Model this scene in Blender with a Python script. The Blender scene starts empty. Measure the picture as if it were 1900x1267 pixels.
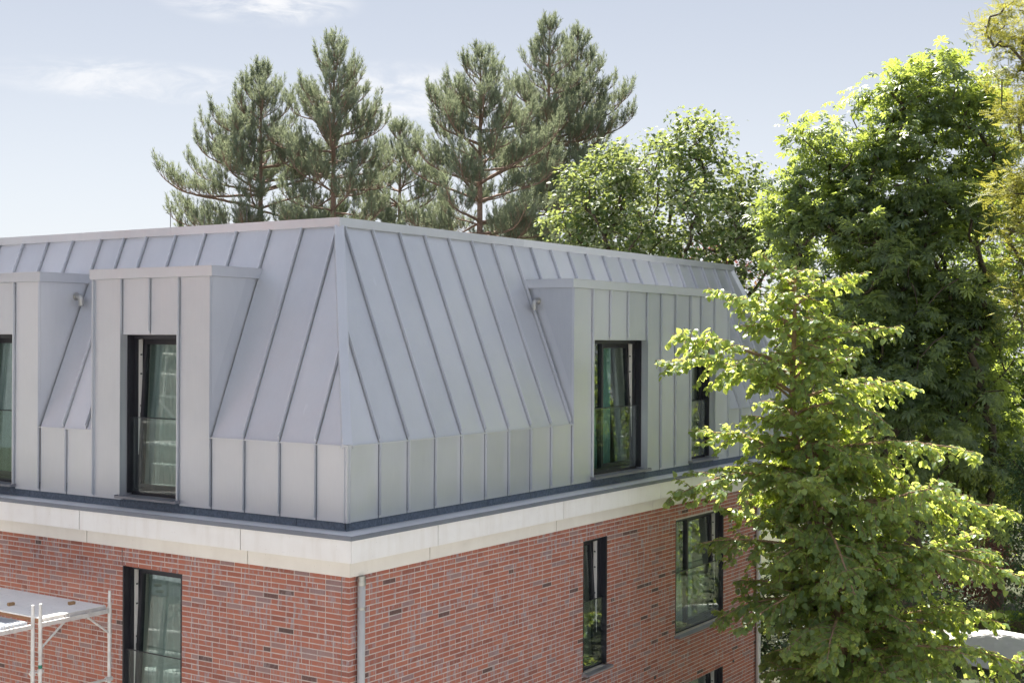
import bpy, bmesh, math, random
import numpy as np
from mathutils import Vector, Matrix
rad = math.radians
random.seed(7); RNG = np.random.default_rng(11)
SC = bpy.context.scene; COL = SC.collection

# ------------------------------------------------------------------ camera
G = 6.8                                    # height of the cornice flashing above the garden
CAM = np.array([-11.9088, -10.0917, 2.3488 + G])
YAW, ROLL, PITCH, FPX = rad(33.42), rad(0.3), rad(0.05), 2463.5
_f = np.array([math.cos(YAW), math.sin(YAW), 0]); _r = np.array([math.sin(YAW), -math.cos(YAW), 0]); _u = np.array([0, 0, 1.])
FW = _f*math.cos(PITCH) - _u*math.sin(PITCH); _u2 = _u*math.cos(PITCH) + _f*math.sin(PITCH)
RT = _r*math.cos(ROLL) + _u2*math.sin(ROLL); UP = _u2*math.cos(ROLL) - _r*math.sin(ROLL)
cd = bpy.data.cameras.new('camera'); cam = bpy.data.objects.new('camera', cd); COL.objects.link(cam)
cd.sensor_width = 36; cd.lens = FPX/1900*36; cd.clip_start = .1; cd.clip_end = 2000
M = Matrix(((RT[0], UP[0], -FW[0], CAM[0]), (RT[1], UP[1], -FW[1], CAM[1]), (RT[2], UP[2], -FW[2], CAM[2]), (0, 0, 0, 1)))
cam.matrix_world = M; SC.camera = cam

# ------------------------------------------------------------------ light
SUN_AZ, SUN_EL = rad(45.5), rad(58)        # azimuth counter-clockwise from +X
w = bpy.data.worlds.new('World'); SC.world = w; w.use_nodes = True
nt = w.node_tree; nt.nodes.clear(); N = nt.nodes; LK = nt.links
out = N.new('ShaderNodeOutputWorld'); bg = N.new('ShaderNodeBackground'); bg.inputs[1].default_value = 0.05
sky = N.new('ShaderNodeTexSky'); sky.sky_type = 'NISHITA'; sky.sun_disc = False
sky.sun_elevation = SUN_EL; sky.sun_rotation = math.pi/2 - SUN_AZ
sky.altitude = 50; sky.air_density = 1.0; sky.dust_density = 1.0; sky.ozone_density = 1.0
tc = N.new('ShaderNodeTexCoord'); sep = N.new('ShaderNodeSeparateXYZ'); LK.new(tc.outputs['Generated'], sep.inputs[0])
def mth(op, a, b=None, c=None):
    n = N.new('ShaderNodeMath'); n.operation = op
    for i, v in enumerate((a, b, c)):
        if v is None: continue
        if isinstance(v, (int, float)): n.inputs[i].default_value = v
        else: LK.new(v, n.inputs[i])
    return n.outputs[0]
# hazy summer sky: a thin veil of even brightness over the clear sky, paler towards the horizon, with a few wisps
az = mth('SUBTRACT', mth('ARCTAN2', sep.outputs[1], sep.outputs[0]), YAW); el = mth('ARCSINE', sep.outputs[2])
def ramp(v, a, b):
    n = N.new('ShaderNodeMapRange'); n.interpolation_type = 'SMOOTHSTEP'; n.inputs[1].default_value = a; n.inputs[2].default_value = b; LK.new(v, n.inputs[0]); return n.outputs[0]
def rgbmix(f, a, b):
    n = N.new('ShaderNodeMix'); n.data_type = 'RGBA'
    for s_, v in ((n.inputs[0], f), (n.inputs[6], a), (n.inputs[7], b)):
        if isinstance(v, (int, float)): s_.default_value = v
        elif isinstance(v, tuple): s_.default_value = (*v, 1)
        else: LK.new(v, s_)
    return n.outputs[2]
hs = N.new('ShaderNodeHueSaturation'); hs.inputs['Saturation'].default_value = .6; LK.new(sky.outputs[0], hs.inputs['Color'])
veil = rgbmix(ramp(el, .02, .30), (5.75, 6.0, 6.4), (3.75, 4.08, 4.8))
skyc = rgbmix(.8, hs.outputs[0], veil)
cmb = N.new('ShaderNodeCombineXYZ'); LK.new(mth('MULTIPLY', az, 6), cmb.inputs[0]); LK.new(mth('MULTIPLY', el, 17), cmb.inputs[1])
mp = N.new('ShaderNodeMapping'); mp.inputs['Rotation'].default_value = (0, 0, rad(12)); LK.new(cmb.outputs[0], mp.inputs[0])
n1 = N.new('ShaderNodeTexNoise'); n1.inputs['Scale'].default_value = .55; n1.inputs['Detail'].default_value = 2; LK.new(mp.outputs[0], n1.inputs['Vector'])
n2 = N.new('ShaderNodeTexNoise'); n2.inputs['Scale'].default_value = 3.2; n2.inputs['Detail'].default_value = 9; n2.inputs['Roughness'].default_value = .62; n2.inputs['Distortion'].default_value = .6; LK.new(mp.outputs[0], n2.inputs['Vector'])
def wisp(a0, e0, wa, we):
    p_ = mth('POWER', mth('DIVIDE', mth('SUBTRACT', az, -a0), wa), 2); q_ = mth('POWER', mth('DIVIDE', mth('SUBTRACT', el, e0), we), 2)
    return ramp(mth('ADD', p_, q_), 1.0, 0.0)
wis = mth('MAXIMUM', mth('MAXIMUM', wisp(-.190, .246, .085, .022), mth('MULTIPLY', wisp(-.285, .184, .115, .018), .8)), mth('MAXIMUM', mth('MULTIPLY', wisp(-.075, .180, .10, .030), .9), mth('MULTIPLY', ramp(n1.outputs[0], .56, .72), .35)))
cl = mth('MULTIPLY', mth('MULTIPLY', wis, ramp(n2.outputs[0], .36, .66)), .85)
skyc = rgbmix(cl, skyc, (6.9, 6.9, 7.0))
LK.new(skyc, bg.inputs[0]); LK.new(bg.outputs[0], out.inputs[0])
sl = bpy.data.lights.new('sun', 'SUN'); sl.energy = 5.0; sl.angle = rad(.53); sl.color = (1, .95, .87)
so = bpy.data.objects.new('sun', sl); COL.objects.link(so)
sdir = Vector((math.cos(SUN_AZ)*math.cos(SUN_EL), math.sin(SUN_AZ)*math.cos(SUN_EL), math.sin(SUN_EL)))
so.rotation_euler = sdir.to_track_quat('Z', 'Y').to_euler(); so.location = (0, 0, 60)
vs = SC.view_settings; vs.view_transform = 'Standard'; vs.look = 'None'; vs.gamma = 1; vs.use_curve_mapping = False; vs.exposure = 1.58
SC.cycles.max_bounces = 6; SC.cycles.diffuse_bounces = 3; SC.cycles.glossy_bounces = 3; SC.cycles.transmission_bounces = 4; SC.cycles.transparent_max_bounces = 8
SC.cycles.use_denoising = True; SC.cycles.use_light_tree = False; SC.cycles.use_adaptive_sampling = True; SC.cycles.adaptive_threshold = .02
SC.cycles.sample_clamp_indirect = 6

# ------------------------------------------------------------------ materials
def mat(name):
    m = bpy.data.materials.new(name); m.use_nodes = True; t = m.node_tree; t.nodes.clear()
    o = t.nodes.new('ShaderNodeOutputMaterial'); return m, t, o
def lnk(t, a, b): t.links.new(a, b)
def noise(t, scale, detail=4, rough=.55, vec=None, coord='Object'):
    n = t.nodes.new('ShaderNodeTexNoise'); n.inputs['Scale'].default_value = scale; n.inputs['Detail'].default_value = detail; n.inputs['Roughness'].default_value = rough
    if vec is None:
        g = t.nodes.new('ShaderNodeNewGeometry'); vec = g.outputs['Position']
    lnk(t, vec, n.inputs['Vector']); return n.outputs[0]
def mapping(t, scale):
    g = t.nodes.new('ShaderNodeNewGeometry'); m = t.nodes.new('ShaderNodeMapping'); m.inputs['Scale'].default_value = scale; lnk(t, g.outputs['Position'], m.inputs[0]); return m.outputs[0]
def mrange(t, v, a, b, c=0, d=1):
    n = t.nodes.new('ShaderNodeMapRange'); n.inputs[1].default_value = a; n.inputs[2].default_value = b; n.inputs[3].default_value = c; n.inputs[4].default_value = d; lnk(t, v, n.inputs[0]); return n.outputs[0]
def mix(t, f, a, b, blend='MIX'):
    n = t.nodes.new('ShaderNodeMix'); n.data_type = 'RGBA'; n.blend_type = blend
    for s, v in ((n.inputs[0], f), (n.inputs[6], a), (n.inputs[7], b)):
        if isinstance(v, (int, float)): s.default_value = v
        elif isinstance(v, tuple): s.default_value = (*v[:3], 1)
        else: lnk(t, v, s)
    return n.outputs[2]
def bump(t, h, strength=.2, dist=.01):
    b = t.nodes.new('ShaderNodeBump'); b.inputs['Strength'].default_value = strength; b.inputs['Distance'].default_value = dist; lnk(t, h, b.inputs['Height']); return b.outputs[0]
def pbsdf(t, o, col, rough=.5, metal=0, normal=None, spec=.5):
    p = t.nodes.new('ShaderNodeBsdfPrincipled')
    if isinstance(col, tuple): p.inputs['Base Color'].default_value = (*col[:3], 1)
    else: lnk(t, col, p.inputs['Base Color'])
    if isinstance(rough, (int, float)): p.inputs['Roughness'].default_value = rough
    else: lnk(t, rough, p.inputs['Roughness'])
    p.inputs['Metallic'].default_value = metal; p.inputs['Specular IOR Level'].default_value = spec
    if normal is not None: lnk(t, normal, p.inputs['Normal'])
    lnk(t, p.outputs[0], o.inputs[0]); return p
def simple(name, col, rough=.5, metal=0, var=.12, scale=6, bumps=0, spec=.5):
    m, t, o = mat(name); n = noise(t, scale, 5)
    c = mix(t, mrange(t, n, .3, .7), tuple(max(0, x*(1-var)) for x in col), tuple(x*(1+var) for x in col))
    nm = bump(t, noise(t, scale*12, 3), bumps, .004) if bumps else None
    pbsdf(t, o, c, rough, metal, nm, spec); return m

def zinc_material():
    m, t, o = mat('zinc_sheet')
    oi = t.nodes.new('ShaderNodeObjectInfo')
    a = noise(t, .9, 3); b = noise(t, 1, 4, .6, mapping(t, (40, 40, 3)))
    c = mix(t, mrange(t, a, .3, .7), (.515, .532, .578), (.575, .588, .632))
    c = mix(t, mrange(t, oi.outputs['Random'], 0, 1, 0, .45), c, (.75, .755, .79))
    c = mix(t, mrange(t, b, .35, .75, 0, .12), c, (.74, .75, .80))
    # faint scuffs
    s = noise(t, 1, 2, .5, mapping(t, (9, 9, 1.3))); c = mix(t, mrange(t, s, .72, .80, 0, .25), c, (.78, .79, .83))
    r = mrange(t, noise(t, 3, 3), .3, .7, .36, .47)
    nm = bump(t, noise(t, 1, 2, .4, mapping(t, (2.6, 2.6, .9))), .42, .05)
    pbsdf(t, o, c, r, .52, nm, .5); return m
ZINC = zinc_material()
def brick_material():
    m, t, o = mat('fired_brick')
    at = t.nodes.new('ShaderNodeAttribute'); at.attribute_name = 'tone'
    sp = t.nodes.new('ShaderNodeSeparateColor'); lnk(t, at.outputs['Color'], sp.inputs[0])
    cr = t.nodes.new('ShaderNodeValToRGB'); lnk(t, sp.outputs[0], cr.inputs[0]); cr.color_ramp.interpolation = 'LINEAR'
    e = cr.color_ramp.elements; e[0].position = 0; e[0].color = (.085, .055, .052, 1); e[1].position = 1; e[1].color = (.43, .155, .105, 1)
    for p, c in ((.07, (.12, .066, .060)), (.10, (.27, .17, .17)), (.18, (.32, .20, .19)), (.22, (.265, .092, .068)), (.5, (.375, .126, .086)), (.78, (.43, .152, .100))):
        q = e.new(p); q.color = (*c, 1)
    st = noise(t, 1, 3, .6, mapping(t, (26, 26, 5)))
    sp2 = mrange(t, st, .50, .62)
    mm = t.nodes.new('ShaderNodeMath'); mm.operation = 'MULTIPLY'; lnk(t, sp2, mm.inputs[0]); lnk(t, sp.outputs[1], mm.inputs[1])
    c = mix(t, mm.outputs[0], cr.outputs[0], (.34, .28, .30))
    f = noise(t, 60, 4, .7); c = mix(t, mrange(t, f, .3, .75, 0, .35), c, mix(t, .5, c, (.5, .27, .2)))
    ef = noise(t, 1.3, 5, .65); c = mix(t, mrange(t, ef, .55, .75, 0, .30), c, (.42, .28, .25))
    nm = bump(t, noise(t, 90, 4, .7), .45, .004)
    pbsdf(t, o, c, .85, 0, nm, .3); return m
BRICK = brick_material()
MORTAR = simple('mortar', (.57, .50, .465), .95, var=.15, scale=9, bumps=.4)
SEALANT = simple('joint_sealant', (.20, .175, .16), .8)
def concrete_material():
    m, t, o = mat('precast_concrete')
    a = noise(t, 2.5, 6, .6); b = noise(t, 1, 4, .6, mapping(t, (6, 6, .8)))
    c = mix(t, mrange(t, a, .3, .7), (.83, .80, .78), (.88, .86, .845))
    c = mix(t, mrange(t, b, .50, .78, 0, .4), c, (.70, .65, .59))
    v = t.nodes.new('ShaderNodeTexVoronoi'); v.inputs['Scale'].default_value = 14; g = t.nodes.new('ShaderNodeNewGeometry'); lnk(t, g.outputs['Position'], v.inputs['Vector'])
    c = mix(t, mrange(t, v.outputs['Distance'], .03, .08, .55, 0), c, (.30, .27, .24))
    nm = bump(t, noise(t, 70, 4), .25, .004)
    pbsdf(t, o, c, .85, 0, nm, .3); return m
CONCRETE = concrete_material()
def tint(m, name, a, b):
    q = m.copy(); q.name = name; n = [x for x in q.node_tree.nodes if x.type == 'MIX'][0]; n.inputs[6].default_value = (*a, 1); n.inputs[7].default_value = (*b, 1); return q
CONCRETE_BOUNCE = tint(CONCRETE, 'bounce_tinted_concrete', (.76, .715, .655), (.82, .78, .72))  # same concrete, with warm bounce light tinted into the colour
FLASH = simple('flashing_metal', (.19, .205, .245), .5, .2, .08, 2)
PLINTH = simple('plinth_board', (.125, .155, .20), .8, 0, .25, 30, .3)
FRAME = simple('window_frame_dark', (.022, .021, .028), .42, 0, .1, 5)
WHITEF = simple('window_rebate_white', (.72, .69, .66), .4, 0, .03)
STEELB = simple('fitting_steel', (.12, .12, .12), .4, .6)
SILLM = simple('sill_aluminium', (.26, .255, .275), .45, .2, .08, 3)
STEEL = simple('stainless_pipe', (.50, .49, .47), .35, .85, .1, 6)
GALV = simple('coated_downpipe', (.60, .58, .56), .45, .1, .06, 5)
ALU = simple('scaffold_aluminium', (.74, .72, .70), .45, .25, .14, 9, .1)
ALUDECK = simple('ribbed_aluminium_deck', (.50, .53, .58), .45, .3, .15, 6)
def deck_material():
    m, t, o = mat('scaffold_board')
    a = noise(t, 3, 5); b = noise(t, 26, 4, .7); c = mix(t, mrange(t, a, .3, .7), (.84, .83, .82), (.92, .91, .90))
    c = mix(t, mrange(t, b, .60, .72, 0, .6), c, (.34, .31, .28)); pbsdf(t, o, c, .75, 0, None, .3); return m
DECK = deck_material()
WOODEDGE = simple('plywood_edge', (.34, .17, .09), .8)
GREEN = simple('green_sticker', (.02, .22, .14), .5); WHITE = simple('white_sticker', (.75, .75, .73), .5); REDM = simple('red_catch', (.55, .06, .03), .5)
CHIP = simple('brick_chip', (.42, .26, .13), .9, 0, .2, 30)
CURT = simple('curtain_fabric', (.46, .49, .48), .9, 0, .08, 8)
CURT_T = simple('teal_curtain_fabric', (.38, .58, .55), .9, 0, .08, 8)
ROOM = simple('room_plaster', (.84, .75, .68), .9, 0, .05, 3)
ROOMD = simple('room_floor', (.16, .12, .09), .7, 0, .1, 3)
ROOFF = simple('roof_membrane', (.20, .20, .21), .9, 0, .1, 2)
def glass_material(name, tint, refl):
    m, t, o = mat(name)
    tr = t.nodes.new('ShaderNodeBsdfTransparent'); tr.inputs[0].default_value = (*tint, 1)
    gl = t.nodes.new('ShaderNodeBsdfGlossy'); gl.inputs['Roughness'].default_value = .012; gl.inputs[0].default_value = (.93, .97, .96, 1)
    lw = t.nodes.new('ShaderNodeLayerWeight'); pw = t.nodes.new('ShaderNodeMath'); pw.operation = 'POWER'; pw.inputs[1].default_value = 4; lnk(t, lw.outputs['Facing'], pw.inputs[0])
    k = mrange(t, pw.outputs[0], 0, 1, refl, 1)
    ms = t.nodes.new('ShaderNodeMixShader'); lnk(t, k, ms.inputs[0]); lnk(t, tr.outputs[0], ms.inputs[1]); lnk(t, gl.outputs[0], ms.inputs[2]); lnk(t, ms.outputs[0], o.inputs[0]); return m
GLASS = glass_material('window_glass', (.80, .86, .84), .065)
RAILG = glass_material('railing_glass', (.95, .98, .975), .018)

def leaf_material(name, c1, c2, trans, c_under=None, gloss=.35, tw=.45, spec=.32):
    m, t, o = mat(name)
    at = t.nodes.new('ShaderNodeAttribute'); at.attribute_name = 'tone'
    sp = t.nodes.new('ShaderNodeSeparateColor'); lnk(t, at.outputs['Color'], sp.inputs[0])
    c = mix(t, sp.outputs[0], c1, c2)
    oi = t.nodes.new('ShaderNodeObjectInfo')
    if c_under is not None:
        g = t.nodes.new('ShaderNodeNewGeometry'); c = mix(t, g.outputs['Backfacing'], c, c_under)
    p = t.nodes.new('ShaderNodeBsdfPrincipled'); lnk(t, c, p.inputs['Base Color']); p.inputs['Roughness'].default_value = gloss; p.inputs['Specular IOR Level'].default_value = spec
    tr = t.nodes.new('ShaderNodeBsdfTranslucent'); tcx = mix(t, sp.outputs[1], trans, tuple(x*.6 for x in trans)); lnk(t, tcx, tr.inputs[0])
    ms = t.nodes.new('ShaderNodeMixShader'); ms.inputs[0].default_value = tw
    lnk(t, p.outputs[0], ms.inputs[1]); lnk(t, tr.outputs[0], ms.inputs[2]); lnk(t, ms.outputs[0], o.inputs[0]); return m
LEAF_LIME = leaf_material('lime_leaf', (.105, .180, .105), (.165, .255, .115), (.88, .98, .20), (.16, .24, .14), .40, .54, .55)
LEAF_LIND = leaf_material('silver_linden_leaf', (.060, .112, .058), (.115, .178, .075), (.50, .58, .12), (.48, .52, .42), .5, .38)
LEAF_CHES = leaf_material('chestnut_leaf', (.095, .148, .118), (.145, .200, .130), (.62, .74, .12), (.13, .18, .14), .40, .48, .55)
LEAF_BACK = leaf_material('background_leaf', (.05, .10, .04), (.10, .17, .05), (.48, .60, .06), None, .5, .45)
LEAF_LOC = leaf_material('locust_leaf', (.14, .19, .05), (.24, .26, .06), (.58, .55, .09), None, .5, .45)
LEAF_RED = leaf_material('red_maple_leaf', (.12, .050, .048), (.19, .085, .075), (.36, .12, .09), None, .5, .38)
LEAF_DARK = leaf_material('shade_shrub_leaf', (.035, .070, .045), (.060, .105, .055), (.25, .34, .05), None, .4, .3, .5)
LEAF_WEEP = leaf_material('weeping_leaf', (.03, .07, .035), (.06, .11, .05), (.20, .30, .05), None, .5, .3)
NEEDLE = leaf_material('pine_needle', (.115, .165, .135), (.29, .325, .235), (.42, .47, .27), None, .5, .36)
BARK_PINE = simple('pine_bark', (.27, .185, .145), .95, 0, .3, 14, .6)
BARK = simple('grey_brown_bark', (.10, .078, .058), .95, 0, .3, 14, .6)
BARK_LIME = simple('young_lime_bark', (.30, .20, .12), .9, 0, .25, 14, .5)

# ------------------------------------------------------------------ helpers
def tag(o, label=None, cat=None, group=None, kind=None):
    if label: o['label'] = label
    if cat: o['category'] = cat
    if group: o['group'] = group
    if kind: o['kind'] = kind
    return o
def empty(name, loc=(0, 0, 0), rz=0):
    o = bpy.data.objects.new(name, None); COL.objects.link(o); o.location = loc; o.rotation_euler = (0, 0, rz); o.empty_display_size = .3; return o
def link(name, me, parent=None, loc=(0, 0, 0)):
    o = bpy.data.objects.new(name, me); COL.objects.link(o); o.parent = parent; o.location = loc; return o
class MB:
    """collects shapes; build() links them as one mesh object"""
    def __init__(s): s.v = []; s.f = []
    def box(s, a, b):
        x0, x1 = sorted((a[0], b[0])); y0, y1 = sorted((a[1], b[1])); z0, z1 = sorted((a[2], b[2])); n = len(s.v)
        s.v += [(x0, y0, z0), (x1, y0, z0), (x1, y1, z0), (x0, y1, z0), (x0, y0, z1), (x1, y0, z1), (x1, y1, z1), (x0, y1, z1)]
        s.f += [tuple(n+i for i in q) for q in ((0, 3, 2, 1), (4, 5, 6, 7), (0, 1, 5, 4), (1, 2, 6, 5), (2, 3, 7, 6), (3, 0, 4, 7))]; return s
    def prism(s, poly, off):
        n = len(s.v); k = len(poly); off = np.array(off, float)
        s.v += [tuple(p) for p in poly] + [tuple(np.array(p)+off) for p in poly]
        s.f += [tuple(range(n+k-1, n-1, -1)), tuple(range(n+k, n+2*k))] + [(n+i, n+(i+1) % k, n+k+(i+1) % k, n+k+i) for i in range(k)]; return s
    def tube(s, pts, rr, k=10, cap=True):
        pts = [np.array(p, float) for p in pts]
        if isinstance(rr, (int, float)): rr = [rr]*len(pts)
        n = len(s.v); prev = None
        for i, p in enumerate(pts):
            d = pts[min(i+1, len(pts)-1)]-pts[max(i-1, 0)]; d = d/np.linalg.norm(d)
            if prev is None: prev = np.cross(d, (0, 0, 1.) if abs(d[2]) < .9 else (1., 0, 0))
            a = prev-d*(prev@d); a /= np.linalg.norm(a); b = np.cross(d, a); prev = a
            for j in range(k):
                t = 2*math.pi*j/k; s.v.append(tuple(p+rr[i]*(a*math.cos(t)+b*math.sin(t))))
        for i in range(len(pts)-1):
            for j in range(k): s.f.append((n+i*k+j, n+i*k+(j+1) % k, n+(i+1)*k+(j+1) % k, n+(i+1)*k+j))
        if cap: s.f.append(tuple(range(n+k-1, n-1, -1))); s.f.append(tuple(range(n+(len(pts)-1)*k, n+len(pts)*k)))
        return s
    def mesh(s, name, material, smooth=False, recalc=True):
        me = bpy.data.meshes.new(name); me.from_pydata([tuple(map(float, v)) for v in s.v], [], s.f); me.materials.append(material)
        if recalc:
            bm = bmesh.new(); bm.from_mesh(me); bmesh.ops.recalc_face_normals(bm, faces=bm.faces); bm.to_mesh(me); bm.free()
        if smooth: me.polygons.foreach_set('use_smooth', [True]*len(me.polygons))
        return me
    def build(s, name, material, parent=None, loc=(0, 0, 0), smooth=False):
        return link(name, s.mesh(name, material, smooth), parent, loc)
def clip(poly, a, b, c):          # keep a*u+b*s+c >= 0
    o = []
    for i in range(len(poly)):
        p, q = poly[i], poly[(i+1) % len(poly)]; fp = a*p[0]+b*p[1]+c; fq = a*q[0]+b*q[1]+c
        if fp >= 0: o.append(p)
        if fp*fq < 0: t = fp/(fp-fq); o.append((p[0]+t*(q[0]-p[0]), p[1]+t*(q[1]-p[1])))
    return o
# wall coordinates: side 'L' looks to -X (u = y), side 'R' looks to -Y (u = x); n runs inward
def wp(side, u, n, z): return (n, u, z) if side == 'L' else (u, n, z)
def wbox(mb, side, u0, u1, n0, n1, z0, z1): return mb.box(wp(side, u0, n0, z0), wp(side, u1, n1, z1))

# ------------------------------------------------------------------ ground
def ground_material():
    m, t, o = mat('garden_ground'); a = noise(t, .25, 5); b = noise(t, 3, 5)
    c = mix(t, mrange(t, a, .4, .6), (.050, .070, .035), (.075, .085, .055)); c = mix(t, mrange(t, b, .35, .7, 0, .6), c, (.09, .075, .05))
    pbsdf(t, o, c, .95, 0, bump(t, noise(t, 20, 4), .6, .05), .2); return m
tag(MB().box((-400, -400, -.5), (400, 400, 0)).build('ground', ground_material()), kind='structure')
BOUNCE_PAVE = simple('bounce_paving', (.46, .44, .41), .9, 0, .2, 2, .3); BOUNCE_GRAVEL = simple('bounce_gravel', (.31, .31, .31), .95, 0, .12, 3, .3)  # unseen pale ground, added to bounce sun onto the shaded facades
tag(MB().box((-26, -26, -.2), (13.2, -.6, .004)).build('bounce_ground', BOUNCE_GRAVEL), kind='structure'); tag(MB().box((-26, -.6, -.2), (.05, 26, .004)).build('bounce_ground', BOUNCE_GRAVEL), kind='structure')
tag(MB().box((-6, -22, .004), (.1, 26, .012)).build('bounce_pavement', BOUNCE_PAVE), kind='structure')

# ------------------------------------------------------------------ the house
house = empty('brick_house')
tag(house, 'red brick apartment house with grey standing seam metal mansard roof and dormers', 'house')
HO = (0, 0, G)
D, ZB, BRK, TOPZ, ANG = .45, .120, 1.065, 3.85, rad(68.3)
CA, SA = math.cos(ANG), math.sin(ANG); SLEN = (TOPZ-BRK)/SA; DT = D+SLEN*CA
UEND = {'L': 13.0, 'R': 15.32}
def sp3(side, u, s, h=0):         # a point on the roof slope, h proud of it
    return wp(side, u, D+s*CA-h*SA, BRK+s*SA+h*CA)
roof = MB()
# shell under the panels: slopes, base walls, flat top
xe, ye = UEND['R'], UEND['L']
def ring(n, z): return [(n, n, z), (xe-(n-D), n, z), (xe-(n-D), ye-(n-D), z), (n, ye-(n-D), z)]
e = .012
rings = [ring(D+e, ZB+.01), ring(D+e, BRK-.004), ring(DT+e, TOPZ-.004)]
for r in rings: roof.v += r
# the base walls are left open (wall panels and dormers stand there); the slopes and the flat roof close the shell
for q in (1, 2):
    a, b = 4+q, 4+(q+1) % 4; roof.f.append((a, b, b+4, a+4))
roof.f.append((8, 9, 10, 11))
RF = roof.build('mansard_roof', ZINC, house, HO)
DORM = {'L': [(2.782, 5.113), (6.298, 8.63)], 'R': [(5.755, 11.56)]}
DTOP = 3.168; SD = (DTOP-BRK)/SA
# far and left base walls, never seen closely
bw = MB(); bw.box((xe-.02, D, ZB), (xe-.004, ye, BRK)); bw.box((D, ye-.02, ZB), (xe-.03, ye-.004, BRK)); bw.build('rear_base_cladding', ZINC, house, HO)

seams_slope = {'L': [1.01, 1.585, 2.205, 2.783, 3.424, 4.045, 4.651, 5.269, 5.765, 6.288, 6.949, 7.554, 8.169, 8.778, 9.37, 9.96, 10.55, 11.14, 11.73, 12.3],
               'R': [1.055, 1.637, 2.22, 2.813, 3.393, 3.984, 4.571, 5.137, 5.70, 6.248, 6.858, 7.428, 8.019, 8.618, 9.214, 9.78, 10.373, 10.988, 11.569, 12.114, 12.675, 13.261, 13.85, 14.42, 14.93]}
seams_slope['L'][0] = .958; seams_slope['L'][1] = 1.57; seams_slope['L'][2] = 2.19
SEAM_W, SEAM_H = .019, .050
def slope_seam(side, u, s0, s1, parent):
    h = SEAM_H; P = [(s0, 0), (s0+.035, h), (s1, h), (s1, 0)]
    mb = MB(); a = [np.array(sp3(side, u-SEAM_W/2, s, hh)) for s, hh in P]; b = np.array(sp3(side, u+SEAM_W/2, s0, 0))-a[0]
    mb.prism(a, b); mb.build('standing_seam', ZINC, parent)
for side in 'LR':
    us = [0]+seams_slope[side]+[UEND[side]+.5]
    for i in range(len(us)-1):
        poly = [(us[i]+.003, -.012), (us[i+1]-.022, -.012), (us[i+1]-.022, SLEN), (us[i]+.003, SLEN)]  # gap beside each seam widened to draw the seam's shade line
        poly = clip(poly, 1, -CA, -D-.004); poly = clip(poly, -1, -CA, UEND[side]-.004)
        if len(poly) < 3: continue
        t = np.array(sp3(side, 0, 0, .006))-np.array(sp3(side, 0, 0, .001)); pieces = [poly]
        for da, db in DORM[side]:            # the sheet is cut round the dormers
            nw = []
            for q in pieces: nw += [clip(q, -1, 0, da), clip(q, 1, 0, -db), clip(clip(clip(q, 1, 0, -da), -1, 0, db), 0, 1, -SD)]
            pieces = [q for q in nw if len(q) > 2]
        mb = MB()
        for q in pieces: mb.prism([sp3(side, u, s_, .001) for u, s_ in q], t)
        mb.build('roof_panel', ZINC, RF)
    for u in seams_slope[side]:
        smax = min(SLEN, (u-D-.05)/CA, (UEND[side]-u-.05)/CA)
        inside = any(da-.02 < u < db+.02 for da, db in DORM[side])
        if smax > .1: slope_seam(side, u, SD-.02 if inside else .012, smax, RF)
# hip battens
def hip(p0, p1, w_, name='hip_cap'):
    p0 = np.array(p0); p1 = np.array(p1); h = (p1-p0)/np.linalg.norm(p1-p0); w_ = np.array(w_)/np.linalg.norm(w_); m_ = np.cross(w_, h)
    if m_[2] < 0: m_ = -m_
    prof = [(-.078, -.11), (-.064, .026), (-.056, .034), (.056, .034), (.064, .026), (.078, -.11)]
    MB().prism([p0+w_*a+m_*b for a, b in prof], p1-p0).build(name, ZINC, RF)
hip((D, D, BRK-.01), (DT, DT, TOPZ), (1, -1, 0)); hip((xe, D, BRK-.01), (xe-(DT-D), DT, TOPZ), (1, 1, 0))
# roof edge cap in lengths, mitred at the corner
CO, CI = DT-.045, DT+.25
def cap(side, u0, u1, mit=False):
    a = [(CO, u0), (CI, u0), (CI, u1), (CO, u1)]
    if mit: a[0] = (CO, CO+.001); a[1] = (CI, CI+.001)
    P = [wp(side, u, n, TOPZ) for n, u in a]; mb = MB().prism(P, (0, 0, .118)); return mb.build('roof_edge_cap', ZINC, RF)
cap('L', 0, 4.72, True); cap('L', 4.722, 8.9); cap('L', 8.902, ye-1)
cap('R', 0, 6.0, True); cap('R', 6.002, 10.6); cap('R', 10.602, xe-(DT-D)+.045)
MB().box((CI+.01, CI+.01, TOPZ+.02), (xe-1.4, ye-1.4, TOPZ+.06)).build('flat_roof', ROOFF, RF)
for side, u, h in (('L', 5.35, .32), ('L', 3.75, .26), ('L', 4.62, .18), ('R', 8.0, .25)):
    MB().tube([wp(side, u, DT+.5, TOPZ+.06), wp(side, u, DT+.5, TOPZ+.17+h)], .006, 5).build('lightning_rod', STEELB, RF)

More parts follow.
